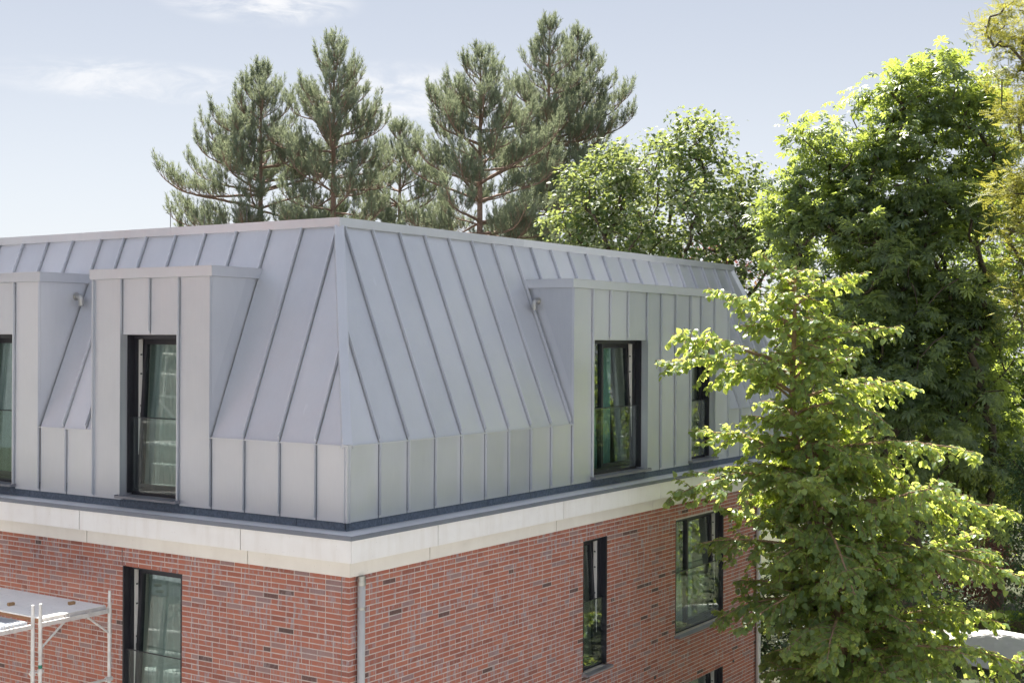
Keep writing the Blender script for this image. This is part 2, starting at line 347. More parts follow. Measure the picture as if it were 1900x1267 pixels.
# base cladding between the dormers
base = {'L': [.958, 1.565, 2.18, 2.782, 5.113, 5.70, 6.298, 8.63, 9.2, 9.8, 10.4, 11.0, 11.6, 12.2], 'R': [1.06, 1.64, 2.225, 2.82, 3.395, 3.982, 4.57, 5.136, 5.755, 11.56, 12.15, 12.72, 13.3, 13.88, 14.45, 15.0]}
BC = wbox(wbox(MB(), 'L', D+.02, 2.78, D+.006, D+.018, ZB+.004, BRK-.006), 'R', D+.02, 5.75, D+.006, D+.018, ZB+.004, BRK-.006).build('base_cladding', FLASH, house, HO)  # dark backing behind the panel gaps, standing in for seam shade
for side in 'LR':
    us = [D]+base[side]+[UEND[side]]
    for i in range(len(us)-1):
        if any(a-.01 <= us[i] and us[i+1] <= b+.01 for a, b in DORM[side]): continue
        mb = wbox(MB(), side, us[i]+(.033 if i == 0 else .003), us[i+1]-.020, D, D+.005, ZB, BRK-.002); mb.build('wall_panel', ZINC, BC)
    for u in base[side]:
        h = SEAM_H*.8; P = [(ZB+.02, 0), (ZB+.05, h), (BRK-.012, h), (BRK-.012, 0)]
        if any(abs(u-a) < .01 or abs(u-b) < .01 for a, b in DORM[side]): continue
        MB().prism([wp(side, u-SEAM_W/2, D-hh, z) for z, hh in P], np.array(wp(side, SEAM_W, 0, 0))).build('standing_seam', ZINC, BC)
    # folded drip edge at the foot of the slope
    cuts = [D-.030 if side == 'L' else D]+[v for ab in DORM[side] for v in ab]+[UEND[side]]
    for a, b in zip(cuts[0::2], cuts[1::2]):
        wbox(MB(), side, a, b, D-.030, D-.001, BRK-.019, BRK-.003).build('drip_edge', ZINC, BC)
# corner profile of the base: two raised edges with a groove
mb = MB(); mb.box((D-.014, D-.014, ZB), (D+.030, D+.030, BRK-.02))
wbox(mb, 'L', D+.028, D+.040, D-.026, D+.02, ZB, BRK-.02); wbox(mb, 'R', D+.028, D+.040, D-.026, D+.02, ZB, BRK-.02); mb.build('corner_profile', ZINC, BC)

# dormers
NC = D+(DTOP-BRK)/math.tan(ANG); REV = .18
def dormer(side, a, b, seams, wins, ztop, elbow=False):
    mb = MB()
    for u, sgn in ((a, 1), (b, -1)):     # cheek cores, just inside the sheet
        P = [(D+.02, BRK+.0), (D+.02, DTOP-.002), (NC+.05, DTOP-.002), (NC+.05, BRK)]
        mb.prism([wp(side, u+sgn*.008, n, z) for n, z in P], np.array(wp(side, sgn*.02, 0, 0)))
    DO = mb.build('dormer', ZINC, house, HO)
    for u, sgn in ((a, -1), (b, 1)):     # sheet on the cheeks: a strip along the slope and the main sheet
        zs = BRK+.21*math.tan(ANG)
        strip = [(D+.001, BRK+.004), (D+.001, zs), (NC-.21, DTOP), (NC, DTOP)]; main = [(D+.001, zs+.004), (D+.001, DTOP), (NC-.212, DTOP)]
        MB().prism([wp(side, u, n, z) for n, z in strip], np.array(wp(side, -sgn*.008, 0, 0))).build('cheek_panel', ZINC, DO)
        MB().prism([wp(side, u+sgn*.007, n, z) for n, z in main], np.array(wp(side, -sgn*.015, 0, 0))).build('cheek_panel', ZINC, DO)
        # small upstand where the cheek meets the slope
        P = [(D+.01, BRK+.01), (NC, DTOP), (NC-.018, DTOP), (D+.01, BRK+.055)]
        MB().prism([wp(side, u+sgn*.003, n, z) for n, z in P], np.array(wp(side, -sgn*.011, 0, 0))).build('cheek_upstand', ZINC, DO)
    us = [a]+seams+[b]
    for i in range(len(us)-1):
        z0 = ZB
        for (w0, w1) in wins:
            if us[i] >= w0-.01 and us[i+1] <= w1+.01: z0 = ztop
        wbox(MB(), side, us[i]+.003, us[i+1]-(.003 if i == len(us)-2 else .020), D, D+.006, z0, DTOP).build('front_panel', ZINC, DO)  # wider gap at the seam stands in for its shadow
    for u in [a+.006]+seams+[b-.006]:
        z0 = ZB+.02
        for (w0, w1) in wins:
            if w0+.02 < u < w1-.02: z0 = ztop+.03
        h = SEAM_H*.8; P = [(z0, 0), (z0+.03, h), (DTOP, h), (DTOP, 0)]
        MB().prism([wp(side, u-SEAM_W/2, D-hh, z) for z, hh in P], np.array(wp(side, SEAM_W, 0, 0))).build('standing_seam', ZINC, DO)
    for (w0, w1) in wins:                # sheet metal reveals
        wbox(MB(), side, w0-.012, w0-.001, D+.007, D+REV, ZB+.05, ztop+.01).build('reveal', ZINC, DO)
        wbox(MB(), side, w1+.001, w1+.012, D+.007, D+REV, ZB, ztop+.01).build('reveal', ZINC, DO)
        wbox(MB(), side, w0+.001, w1-.001, D+.007, D+REV, ztop+.001, ztop+.012).build('reveal', ZINC, DO)
    c = wbox(MB(), side, a-.048, b+.048, D-.048, NC+.06, DTOP+.002, DTOP+.132).build('dormer_cap', ZINC, DO)
    wbox(MB(), side, a-.053, b+.053, D-.053, NC+.05, DTOP+.133, DTOP+.141).build('cap_lip', ZINC, c)
    if elbow:                            # emergency overflow outlet on the cheek
        u, n, z = a, 1.08, DTOP-.20; mb = MB()
        mb.tube([wp(side, u-.004, n, z), wp(side, u-.014, n, z)], .060, 18)
        pts = [wp(side, u-.01, n, z), wp(side, u-.06, n, z)]+[wp(side, u-.06-.055*math.sin(t), n, z-.055*(1-math.cos(t))) for t in (.4, .8, 1.2, 1.57)]+[wp(side, u-.115, n, z-.14)]
        mb.tube(pts, .039, 16); o = mb.build('overflow_outlet', STEEL, DO, smooth=False)
        o['label'] = 'short silver elbow pipe on the dormer cheek'
    return DO
LWT, RWT = 2.40, 2.36
dormer('L', 2.782, 5.113, [3.391, 3.962, 4.527], [(3.391, 4.527)], LWT)
dormer('L', 6.298, 8.63, [6.883, 7.45, 8.02], [(6.883, 8.02)], LWT, True)
dormer('R', 5.755, 11.56, [6.375, 6.94, 7.54, 8.22, 8.743, 9.307, 9.905, 10.36, 10.94], [(6.375, 8.22), (9.905, 10.94)], RWT, True)

# windows
def window(side, u0, u1, z0, z1, nf, fixed=0, tilt=.11, rail=True, sill_out=.09, curtain=(.35, 1), rail_h=1.07, cm=None):
    g = .012; a, b = u0+.004, u1-.004; fw = .065
    # outer frame; vertical guide rails stand proud of it
    mb = MB(); wbox(mb, side, a, a+fw, nf, nf+.085, z0, z1-.002); wbox(mb, side, b-fw, b, nf, nf+.085, z0, z1-.002)
    wbox(mb, side, a+fw, b-fw, nf+.001, nf+.084, z1-.06, z1-.003); wbox(mb, side, a+fw, b-fw, nf+.001, nf+.084, z0, z0+.085)
    if fixed: wbox(mb, side, u0+fixed-.03, u0+fixed+.03, nf+.002, nf+.083, z0+.085, z1-.06)
    W = mb.build('window', FRAME, house, HO)
    for q, (x0, x1) in enumerate(((a, a+.035), (b-.035, b))): 
        m2 = wbox(MB(), side, x0, x1, nf-.075, nf-.002, z0+.03, z1-.003); wbox(m2, side, x0+(.012 if q else 0), x1-(0 if q else .012), nf-.09, nf-.076, z0+.03, z1-.003); m2.build('guide_rail', FRAME, W)
    # white rebate of the open side with its steel fittings
    m2 = wbox(MB(), side, b-fw-.012, b-fw-.001, nf+.055, nf+.115, z0+.09, z1-.065); m2.build('white_rebate', WHITEF, W)
    for fz in (.12, .22, .48, .55, .75, .87):
        zf = z0+(z1-z0)*fz; wbox(MB(), side, b-fw-.018, b-fw-.0125, nf+.075, nf+.105, zf, zf+(.022 if fz != .48 else .07)).build('steel_fitting', STEELB, W)
    # tilted sash: hinged at the foot, its head leaning into the room
    s0, s1 = (u0+fixed+.025 if fixed else a+fw-.01), b-fw+.004
    zl, zh = z0+.075, z1-.055; ht = zh-zl
    def tp(u, n, z):                # sash coordinates (depth n, height z over the hinge)
        an = math.atan2(tilt, ht); return wp(side, u, nf+.030+n*math.cos(an)+z*math.sin(an), zl+z*math.cos(an)-n*math.sin(an))
    def tbox(mb, x0, x1, n0, n1, q0, q1):
        P = [tp(x0, n0, q0), tp(x1, n0, q0), tp(x1, n1, q0), tp(x0, n1, q0)]; off = np.array(tp(x0, n0, q1))-np.array(P[0]); mb.prism(P, off)
    sw = .075; mb = MB(); tbox(mb, s0, s0+sw, 0, .07, 0, ht); tbox(mb, s1-sw, s1, 0, .07, 0, ht); tbox(mb, s0+sw, s1-sw, .001, .069, 0, sw); tbox(mb, s0+sw, s1-sw, .001, .069, ht-sw, ht)
    S = mb.build('sash', FRAME, W)
    mb = MB(); tbox(mb, s0+sw-.008, s1-sw+.008, .028, .034, sw-.008, ht-sw+.008); mb.build('pane', GLASS, S)
    if fixed: wbox(MB(), side, a+fw-.008, u0+fixed-.022, nf+.04, nf+.046, z0+.08, z1-.055).build('pane', GLASS, W)
    if rail:
        R_ = wbox(MB(), side, a+.036, b-.036, nf-.050, nf-.040, z0+.05, z0+rail_h).build('glass_railing', RAILG, W)
        wbox(MB(), side, a+.036, b-.036, nf-.053, nf-.037, z0+rail_h+.001, z0+rail_h+.012).build('rail_edge', FRAME, R_)
    # sill with upturned ends
    mb = wbox(MB(), side, u0-.03, u1+.03, nf-.005-sill_out-(nf-(D if nf > .5 else .17)), nf+.0, z0-.030, z0-.002)
    no = nf-.005-sill_out-(nf-(D if nf > .5 else .17))
    wbox(mb, side, u0-.034, u0-.0305, no, nf, z0-.030, z0+.012); wbox(mb, side, u1+.0305, u1+.034, no, nf, z0-.030, z0+.012)
    mb.build('sill', SILLM, W)
    # room behind: plaster box and a curtain
    d0, d1 = nf+.152, nf+3.0; t = .02; e_ = .28
    mb = MB(); wbox(mb, side, u0-.0, u0-t, nf+.087, d0+e_, z0, z1); wbox(mb, side, u1, u1+t, nf+.087, d0+e_, z0, z1); wbox(mb, side, u0-t, u1+t, nf+.087, d0+e_, z1, z1+t)
    wbox(mb, side, u0-.9, u0-.92, d0+e_, d1, z0-.05, z1+.12); wbox(mb, side, u1+.9, u1+.92, d0+e_, d1, z0-.05, z1+.12); wbox(mb, side, u0-.9, u1+.9, d1, d1+t, z0-.05, z1+.12); wbox(mb, side, u0-.9, u1+.9, d0+e_, d1, z1+.12, z1+.14)
    wbox(mb, side, u0-.9, u0-t, d0+e_-.01, d0+e_, z0-.05, z1+.12); wbox(mb, side, u1+t, u1+.9, d0+e_-.01, d0+e_, z0-.05, z1+.12); wbox(mb, side, u0-t, u1+t, d0+e_-.01, d0+e_, z1+t, z1+.12)
    mb.build('room_wall', ROOM, W)
    wbox(MB(), side, u0-.9, u1+.9, nf+.087, d1, z0-.07, z0-.0505+.05).build('room_floor', ROOMD, W)
    if curtain:
        c0, c1 = u0+(u1-u0)*curtain[0], u0+(u1-u0)*curtain[1]; k = max(10, int((c1-c0)/.016)); mb = MB()
        for i in range(k+1):
            u = c0+(c1-c0)*i/k; n = d0+.20+.028*math.sin(u*62)+.012*math.sin(u*23+1)
            mb.v += [wp(side, u, n, z0+.02), wp(side, u, n, z1-.01)]
            if i: q = 2*i; mb.f.append((q-2, q, q+1, q-1))
        mb.build('curtain', cm or CURT, W, smooth=True)
    return W
window('L', 3.391, 4.527, ZB+.06, LWT, D+REV, curtain=(.12, 1.0))
window('L', 6.883, 8.02, ZB+.06, LWT, D+REV, curtain=(.12, 1.0))
window('R', 6.375, 8.22, ZB+.06, RWT, D+REV, fixed=.66, curtain=(.05, .85), cm=CURT_T)
window('R', 9.905, 10.94, ZB+.06, RWT, D+REV, tilt=.0, curtain=(.0, .35))

# brick walls ----------------------------------------------------------------
BF = .17; BN = BF+.09
WZ1 = -.462; WEND = 12.41; REC = 1.6
holes = {'L': [(3.009, 4.164, -2.92, -.703), (3.009, 4.164, -6.05, -3.84), (7.0, 8.15, -2.92, -.703), (7.0, 8.15, -6.05, -3.84)], 'R': [(5.655, 6.403, -2.75, -.722), (8.81, 10.80, -2.75, -.75), (8.81, 10.80, -5.9, -3.66), (5.655, 6.403, -5.9, -3.66)]}
def rects(u0, u1, z0, z1, hs):
    us = sorted({u0, u1, *[v for h in hs for v in h[:2] if u0 < v < u1]}); zs = sorted({z0, z1, *[v for h in hs for v in h[2:] if z0 < v < z1]}); o = []
    for i in range(len(us)-1):
        for j in range(len(zs)-1):
            cu, cz = (us[i]+us[i+1])/2, (zs[j]+zs[j+1])/2
            if not any(h[0] < cu < h[1] and h[2] < cz < h[3] for h in hs): o.append((us[i], us[i+1], zs[j], zs[j+1]))
    return o
BD = .0035                                    # depth of the joints
walls = {}
for side, u0, u1 in (('L', BF+BD, 12.8), ('R', BF+.092, WEND-BD)):
    mb = MB()
    for r in rects(u0, u1, -G, WZ1, holes[side]): wbox(mb, side, r[0], r[1], BF+BD, BF+.09, r[2], r[3])
    walls[side] = mb.build('brick_wall', MORTAR, house, HO)
mb = MB().box((WEND-.12, BF+.1, -G), (WEND-BD, REC, WZ1)); mb.box((WEND, REC, -G), (xe-.3, REC+.1, WZ1)); mb.box((xe-.4, REC+.1, -G), (xe-.3, 12.8, WZ1)); mb.box((.3, 12.8, -G), (xe-.3, 12.9, WZ1))
mb.build('recessed_wall', MORTAR, house, HO)
CH, BH, JT = .0667, .0515, .0135
bricks = []                                   # (side, u0, u1, depth, z0, z1, tone)
def tone():
    r = random.random()
    if r < .022: t = random.uniform(0, .07)
    elif r < .075: t = random.uniform(.10, .19)
    else: t = min(1, max(.24, random.gauss(.58, .18)))
    return (t, random.choice((.1, .3, .6, .9, 1)) if t > .2 else random.random()*.5, random.random())
ncourse = int((WZ1+G)/CH)
for c in range(ncourse):
    z1 = WZ1-.004-c*CH; z0 = z1-BH
    for side, uA, uB in (('L', BF+.127, 12.8), ('R', None, WEND)):
        if side == 'R':
            l = .24 if c % 2 else .115; bricks.append(('C', BF, BF+l, .115, z0, z1, tone())); u = BF+l+JT
        else: u = uA
        spans = []; cur = u
        hs = sorted(h for h in holes[side] if h[2]-.02 < (z0+z1)/2 < h[3]+.0)
        for h in hs: spans.append((cur, h[0], 0)); cur = h[1]
        spans.append((cur, uB, 1))
        for si, (p, q, last) in enumerate(spans):
            u = p; first = True
            while u < q-.03:
                l = .24 if random.random() < .70 else .115
                if first and c % 2 and si: l = .115
                first = False
                if q-(u+l) < .07: l = q-u
                if l > .30: l = (q-u-JT)/2
                edge = (u == p and si > 0) or (u+l > q-.001 and not last)
                bricks.append((side, u, u+l, .088 if edge else .05, z0, z1, tone())); u += l+JT
# the left wall also carries two vertical movement joints
def brick_box(b):
    side, u0, u1, dp, z0, z1, t = b; j = (t[2]-.5)*.003
    if side == 'C': return (BF+j, BF+j, z0), (u1, BF+dp, z1)
    return wp(side, u0, BF+j, z0), wp(side, u1, BF+dp, z1)
def proj(p):
    v = np.array(p)+np.array((0, 0, G))-CAM; z = v@FW; return 950+FPX*(v@RT)/z, 633.5-FPX*(v@UP)/z
sizes = []
for i, b in enumerate(bricks):
    a, c = brick_box(b); side = 'R' if b[0] == 'C' else b[0]
    pa = proj(wp(side, b[1], BF, b[4])); pb = proj(wp(side, b[2], BF, b[4])); pc = proj(wp(side, b[1], BF, b[5]))
    cx, cy = (pa[0]+pb[0])/2, pa[1]
    hid = not (5 < cx < 1360 and cy < 1262) or (660 < cx < 682) or (cx < 215 and cy > 1085)
    sizes.append((0 if hid else abs(pb[0]-pa[0])*abs(pa[1]-pc[1]), i))
sizes.sort(reverse=True); own = {i for s, i in sizes[:300]}
def tone_attr(me, cols):
    at = me.attributes.new('tone', 'FLOAT_COLOR', 'FACE'); at.data.foreach_set('color', np.array(cols, np.float32).ravel())
rest = {'L': MB(), 'R': MB()}; rcol = {'L': [], 'R': []}
for i, b in enumerate(bricks):
    side = 'R' if b[0] == 'C' else b[0]
    if i in own:
        a, c = np.array(brick_box(b)); ctr = (a+c)/2; mb = MB().box(a-ctr, c-ctr); me = mb.mesh('brick', BRICK, recalc=False)
        tone_attr(me, [(*b[6], 1)]*6); link('brick', me, walls[side], tuple(ctr))
    else: rest[side].box(*brick_box(b)); rcol[side] += [(*b[6], 1)]*6
for side in 'LR':
    me = rest[side].mesh('brickwork', BRICK, recalc=False); tone_attr(me, rcol[side]); tag(link('brickwork', me, walls[side]), kind='stuff')
# recess return behind the tree: bricks too, all in one
mb = MB(); cols = []
for c in range(ncourse):
    z1 = WZ1-.004-c*CH; u = BF+.12
    while u < REC-.03:
        l = min(.24 if random.random() < .7 else .115, REC-u); mb.box((WEND-.05, u, z1-BH), (WEND, u+l, z1)); cols += [(*tone(), 1)]*6; u += l+JT
    u = WEND+.02
    while u < xe-.33:
        l = min(.24 if random.random() < .7 else .115, xe-.3-u); mb.box((u, REC-BD, z1-BH), (u+l, REC+.05, z1)); cols += [(*tone(), 1)]*6; u += l+JT
me = mb.mesh('brickwork', BRICK, recalc=False); tone_attr(me, cols); tag(link('brickwork', me, walls['R']), kind='stuff')
m2 = wbox(MB(), 'L', BF+.1165, BF+.1255, BF+.002, BF+.01, -G, WZ1); wbox(m2, 'L', 4.165, 4.174, BF-.002, BF+.004, -.70, WZ1); m2.build('movement_joint', SEALANT, house, HO)
for u, z in ((8.06, -3.30), (11.27, -3.66)): wbox(MB(), 'R', u-.035, u+.035, BF-.004, BF+.01, z-.027, z+.027).build('weep_vent', FRAME, house, HO)
window('L', 3.009, 4.164, -2.92, -.703, BN, curtain=(.12, 1.0), sill_out=.06)
window('L', 7.0, 8.15, -2.92, -.703, BN, curtain=(.12, 1.0), sill_out=.06)
window('R', 5.655, 6.403, -2.75, -.722, BN, curtain=(.0, .6), sill_out=.10)
window('R', 8.81, 10.80, -2.75, -.75, BN, fixed=.66, curtain=(.02, .75), sill_out=.10)
window('R', 8.81, 10.80, -5.9, -3.66, BN, fixed=.66, curtain=(.02, .75), sill_out=.10)
window('R', 5.655, 6.403, -5.9, -3.66, BN, curtain=(.0, .6), sill_out=.10)
window('L', 3.009, 4.164, -6.05, -3.84, BN, curtain=(.12, 1.0), sill_out=.06)
window('L', 7.0, 8.15, -6.05, -3.84, BN, curtain=(.12, 1.0), sill_out=.06)

# cornice of precast slabs in two tiers, mitred at the corner
CN = MB().box((BF+.10, BF+.10, -.44), (xe-.2, 12.6, -.02)).build('cornice', SEALANT, house, HO)
def tier(side, cuts, n0, n1, z0, z1, cm=CONCRETE):
    for i in range(len(cuts)-1):
        u0, u1 = cuts[i]+.008, cuts[i+1]-.008
        P = [(n0, u0), (n1, u0), (n1, u1), (n0, u1)]
        if i == 0: P[0] = (n0, n0+.0015); P[1] = (n1, n1+.0015)
        MB().prism([wp(side, u, n, z0) for n, u in P], (0, 0, z1-z0)).build('cornice_slab', cm, CN)
tier('L', [0, 1.80, 4.85, 7.9, 10.95, 12.9], .006, BF+.098, -.270, -.004); tier('R', [0, 1.708, 4.8, 7.90, 11.0, 13.9, xe+.35], .006, BF+.098, -.270, -.004)
tier('L', [0, 1.783, 4.83, 7.88, 10.93, 12.9], .115, BF+.097, -.459, -.2705, CONCRETE_BOUNCE); tier('R', [0, 1.68, 4.77, 7.847, 10.95, 13.85, xe+.25], .115, BF+.097, -.459, -.2705, CONCRETE_BOUNCE)
# metal flashing over the cornice, with joint covers
LEDGE_SKYLIT = simple('skylit_ledge_metal', (.66, .67, .70), .5, .1, .05, 3)  # same metal as the flashing, lightened to paint sky light on its top
FL = MB().box((D+.1, D+.1, -.012), (xe-.1, 12.6, .0)).build('ledge_board', PLINTH, house, HO)
def flash(side, u0, u1, mit):
    P = [(-.012, -.004), (-.012, .048), (.004, .050), (.004, -.004)]; P2 = [(.0045, .0), (.0045, .0505), (D+.045, .012), (D+.045, .0)]
    for P_, nm, mt in ((P, 'flashing', FLASH), (P2, 'ledge_sheet', LEDGE_SKYLIT)):
        mb = MB(); a = [wp(side, (n+.001 if mit else u0), n, z) for n, z in P_]; b = [wp(side, u1, n, z) for n, z in P_]; k = len(P_); mb.v += a+b
        mb.f += [tuple(range(k)), tuple(range(2*k-1, k-1, -1))]+[(i, (i+1) % k, k+(i+1) % k, k+i) for i in range(k)]
        mb.build(nm, mt, FL)
for side, cuts in (('L', [0, 3.665, 6.7, 9.7, 12.9]), ('R', [0, 3.6, 6.596, 9.6, 12.6, xe+.35])):
    for i in range(len(cuts)-1): flash(side, cuts[i]+.001, cuts[i+1]-.001, i == 0)
    for u in cuts[1:-1]+[.52]: wbox(MB(), side, u-.02, u+.02, -.0145, -.0125, .0, .05).build('joint_cover', FLASH, FL)
# plinth boards under the cladding
for side, js in (('L', [D+.03, 1.30, 2.50, 3.11, 4.57, 5.345, 6.57, 7.8, 9.0, 10.2, 11.4, 12.7]), ('R', [D+.03, 1.153, 2.32, 3.5, 4.63, 5.77, 5.96, 8.246, 8.79, 10.0, 11.2, 12.4, 13.6, xe])):
    for i in range(len(js)-1): wbox(MB(), side, js[i]+.004, js[i+1]-.004, D+.030, D+.044, .0135, ZB+.06).build('plinth_panel', PLINTH, FL)
    wbox(MB(), side, js[0], js[-1], D+.046, D+.06, .03, ZB+.05).build('plinth_backing', FRAME, FL)
# downpipes
def downpipe(x, n, name='downpipe'):
    mb = MB(); mb.tube([(x, n, -G+.02), (x, n, WZ1-.10)], .047, 18); P = mb.build('downpipe', GALV, house, HO, smooth=True)
    MB().tube([(x, n, WZ1-.115), (x, n, WZ1-.06), (x, n, WZ1-.055), (x, n, WZ1-.003)], [.053, .053, .049, .049], 18).build('pipe_socket', STEEL, P)
    for z in (-.85, -2.9, -4.9):
        mb = MB().tube([(x, n, z-.015), (x, n, z+.015)], .052, 18); mb.box((x-.01, n+.04, z-.01), (x+.01, BF+.02, z+.01)); mb.build('pipe_bracket', STEEL, P)
downpipe(.318, .108); downpipe(12.30, .108)

# ------------------------------------------------------------------ scaffold in front of the left wall
def scaffold():
    S = empty('scaffold', (0, 0, 0)); tag(S, 'pale aluminium scaffold bay with white board deck against the left brick wall', 'scaffold', 'scaffolds')
    y0, y1 = 4.096, 6.67; xa, xb = -.10, -1.187; zd = G-1.2
    for x in (xa, xb):
        for y in (y0, y1):
            MB().tube([(x, y, .06), (x, y, zd+.04), (x, y, zd+.041), (x, y, zd+.195)], [.0242, .0242, .0205, .0205], 12).build('post', ALU, S, smooth=False)
            MB().box((x-.07, y-.07, .012), (x+.07, y+.07, .06)).build('base_plate', ALU, S)
    for x in (xa, xb):
        for z in (zd-.075, zd-.40, zd-1.9, zd-3.6): MB().tube([(x, y0, z-.03), (x, y0, z+.03)], .0285, 12).build('collar', ALU, S)
    for y in (y0, y1):
        b = MB().box((xb+.022, y-.022, zd-.10), (xa-.022, y+.022, zd-.045)).build('transom', ALU, S)
        for x in (-1.10, -.82, -.76, -.47, -.42, -.16): MB().box((x-.006, y-.028, zd-.085), (x+.006, y-.0222, zd-.005)).build('deck_hook', ALU, b)
        MB().tube([(xa-.36, y, zd-.10), (xa-.02, y, zd-.36)], .014, 8).build('corner_brace', ALU, S)
        MB().tube([(xb+.36, y, zd-.10), (xb+.02, y, zd-.36)], .014, 8).build('corner_brace', ALU, S)
        MB().tube([(xb, y, zd-.98), (xa, y, zd-.98)], .02, 10).build('ledger', ALU, S); MB().tube([(xa-.06, y, zd-.98), (xa+.04, y, zd-.98)], .033, 10).build('coupler', ALU, S)
    for i in range(3):
        x0 = xb+.055+i*.333; x1 = x0+(.327 if i != 1 else .331)
        d = MB().box((x0, y0+.03, zd-.018), (x1, y1-.03, zd)).build('deck_panel', DECK, S)
        MB().box((x0+.002, y0+.028, zd-.075), (x1-.002, y0+.0295, zd-.004)).build('deck_end', ALU, d)
        MB().box((x0, y0+.04, zd-.06), (x0+.004, y1-.04, zd-.019)).build('deck_edge', WOODEDGE, d)
    MB().tube([(xb, y0, zd-.62), (xb, y0, zd-.545)], .0252, 14).build('green_label', GREEN, S); MB().tube([(xb, y0, zd-.575), (xb, y0, zd-.545)], .0256, 14).build('white_label', WHITE, S)
    # second bay, in front of the first
    T = empty('scaffold', (0, 0, 0)); tag(T, 'pale aluminium scaffold bay with ribbed metal deck, cut by the left edge', 'scaffold', 'scaffolds')
    xc = -1.30; xd = -2.39
    for x in (xc, xd):
        for y in (y0, y1):
            MB().tube([(x, y, .06), (x, y, zd+.04), (x, y, zd+.041), (x, y, zd+.195)], [.0242, .0242, .0205, .0205], 12).build('post', ALU, T)
            MB().box((x-.07, y-.07, .012), (x+.07, y+.07, .06)).build('base_plate', ALU, T)
    for y in (y0, y1):
        b = MB().box((xd+.022, y-.022, zd-.10), (xc-.022, y+.022, zd-.045)).build('transom', ALU, T)
        for x in (-1.34, -1.60, -1.66, -1.71, -1.98): MB().box((x-.006, y-.028, zd-.085), (x+.006, y-.0222, zd+.005)).build('deck_hook', ALU, b)
    for i in range(3):
        x1 = xc-.06-i*.333; x0 = x1-.327
        d = MB().box((x0, y0+.03, zd-.045), (x1, y1-.03, zd-.012)).build('deck_panel', ALUDECK, T)
        for k in range(7): xr = x0+.022+k*.047; MB().box((xr-.009, y0+.032, zd-.0118), (xr+.009, y1-.032, zd-.004)).build('deck_rib', ALUDECK, d)
    c = MB().tube([(xc-.05, y0-.0, zd-.66), (xb+.05, y0-.0, zd-.66)], .012, 8); c.tube([(xc, y0, zd-.69), (xc, y0, zd-.63)], .034, 12); c.tube([(xb, y0, zd-.69), (xb, y0, zd-.63)], .034, 12); c.build('swivel_coupler', ALU, T)
    Lr = empty('ladder', (-1.55, 4.72, zd)); tag(Lr, 'aluminium ladder standing on the ribbed scaffold deck', 'ladder')
    dv = np.array((-.05, .50, 1.0)); dv /= np.linalg.norm(dv)
    for off in (0, -.36):
        p0 = np.array((off, 0, .0)); p1 = p0+dv*2.2
        MB().prism([p0+np.array(q) for q in ((-.013, -.036, 0), (.013, -.036, 0), (.013, .036, 0), (-.013, .036, 0))], p1-p0).build('stringer', ALU, Lr)
    for k in range(7): q = dv*(.22+.28*k); MB().tube([q+np.array((-.014, 0, 0)), q+np.array((-.346, 0, 0))], .015, 8).build('rung', ALU, Lr)
    for i, (x, y, lb) in enumerate(((-.36, 4.55, 'small tan brick chip on the scaffold deck near the wall'), (-.86, 5.15, 'small tan brick chip on the scaffold deck beside the ladder'))):
        mb = MB().prism([(-.05, -.03, 0), (.04, -.035, 0), (.055, .02, 0), (-.03, .035, 0)], (.006, .004, .035)); o = mb.build('brick_chip', CHIP, None, (x, y, zd+.001)); tag(o, lb, 'rubble', 'brick chips on the scaffold')
scaffold()

# ------------------------------------------------------------------ house across the yard (mirrored in the left windows)
OCHRE = simple('pale_render', (.46, .43, .40), .9, 0, .12, 1.5); TILE = simple('roof_tile', (.28, .10, .06), .85, 0, .2, 6, .3); PANE_D = simple('dark_window_pane', (.05, .06, .07), .1)
def far_house(loc, rz, lx, ly, h, rh, wallm, label, rows=2, cols=4, name='house'):
    H_ = empty(name, loc, rz); tag(H_, label, 'house')
    Wl = MB().box((-lx/2, -ly/2, 0), (lx/2, ly/2, h)).build('wall', wallm, H_)
    prof = [(-lx/2-.4, -ly/2-.5, h-.15), (-lx/2-.4, 0, h+rh), (-lx/2-.4, ly/2+.5, h-.15), (-lx/2-.4, ly/2+.4, h-.45), (-lx/2-.4, -ly/2-.4, h-.45)]
    MB().prism(prof, (lx+.8, 0, 0)).build('roof', TILE, H_)
    for fy in (-1, 1):
        for r in range(rows):
            for c in range(cols):
                x = -lx/2+(c+.5)*lx/cols; z = 1.0+r*(h-.6)/rows; y = fy*ly/2
                f = MB().box((x-.55, y-.03, z), (x+.55, y+.03, z+1.5)).build('window', WHITEF, H_)
                for s in (-1, 1): MB().box((x+s*.26-.22, y+fy*.031, z+.07), (x+s*.26+.22, y+fy*.036, z+1.43)).build('pane', PANE_D, f)
    return H_
far_house((-16.5, 13.5, 0), rad(62), 16, 8, 12.5, 3.5, OCHRE, 'pale rendered house across the yard, outside the left edge', 4, 5)
# working scaffold before it
def yard_scaffold():
    S = empty('scaffold', (-13.0, 10.6, 0), rad(62)); tag(S, 'tall pale scaffold with five decks before the pale house across the yard', 'scaffold', 'scaffolds')
    for i in range(6):
        for y in (0, -.8): MB().tube([(-6+i*2.4, y-.6, 0), (-6+i*2.4, y-.6, 13)], .045, 8).build('post', ALU, S)
    for z in (2.2, 4.4, 6.6, 8.8, 11.0):
        MB().box((-6, -1.4, z-.05), (6, -.6, z)).build('deck_panel', DECK, S)
        for dz in (.5, 1.0): MB().tube([(-6, -1.42, z+dz), (6, -1.42, z+dz)], .04, 8).build('guard_rail', ALU, S)
    for i in range(5): MB().tube([(-6+i*2.4, -1.44, 4.4+2.2*(i % 3)), (-3.6+i*2.4, -1.44, 2.2*(i % 3)+6.6)], .05, 8).build('diagonal_brace', ALU, S)
yard_scaffold()

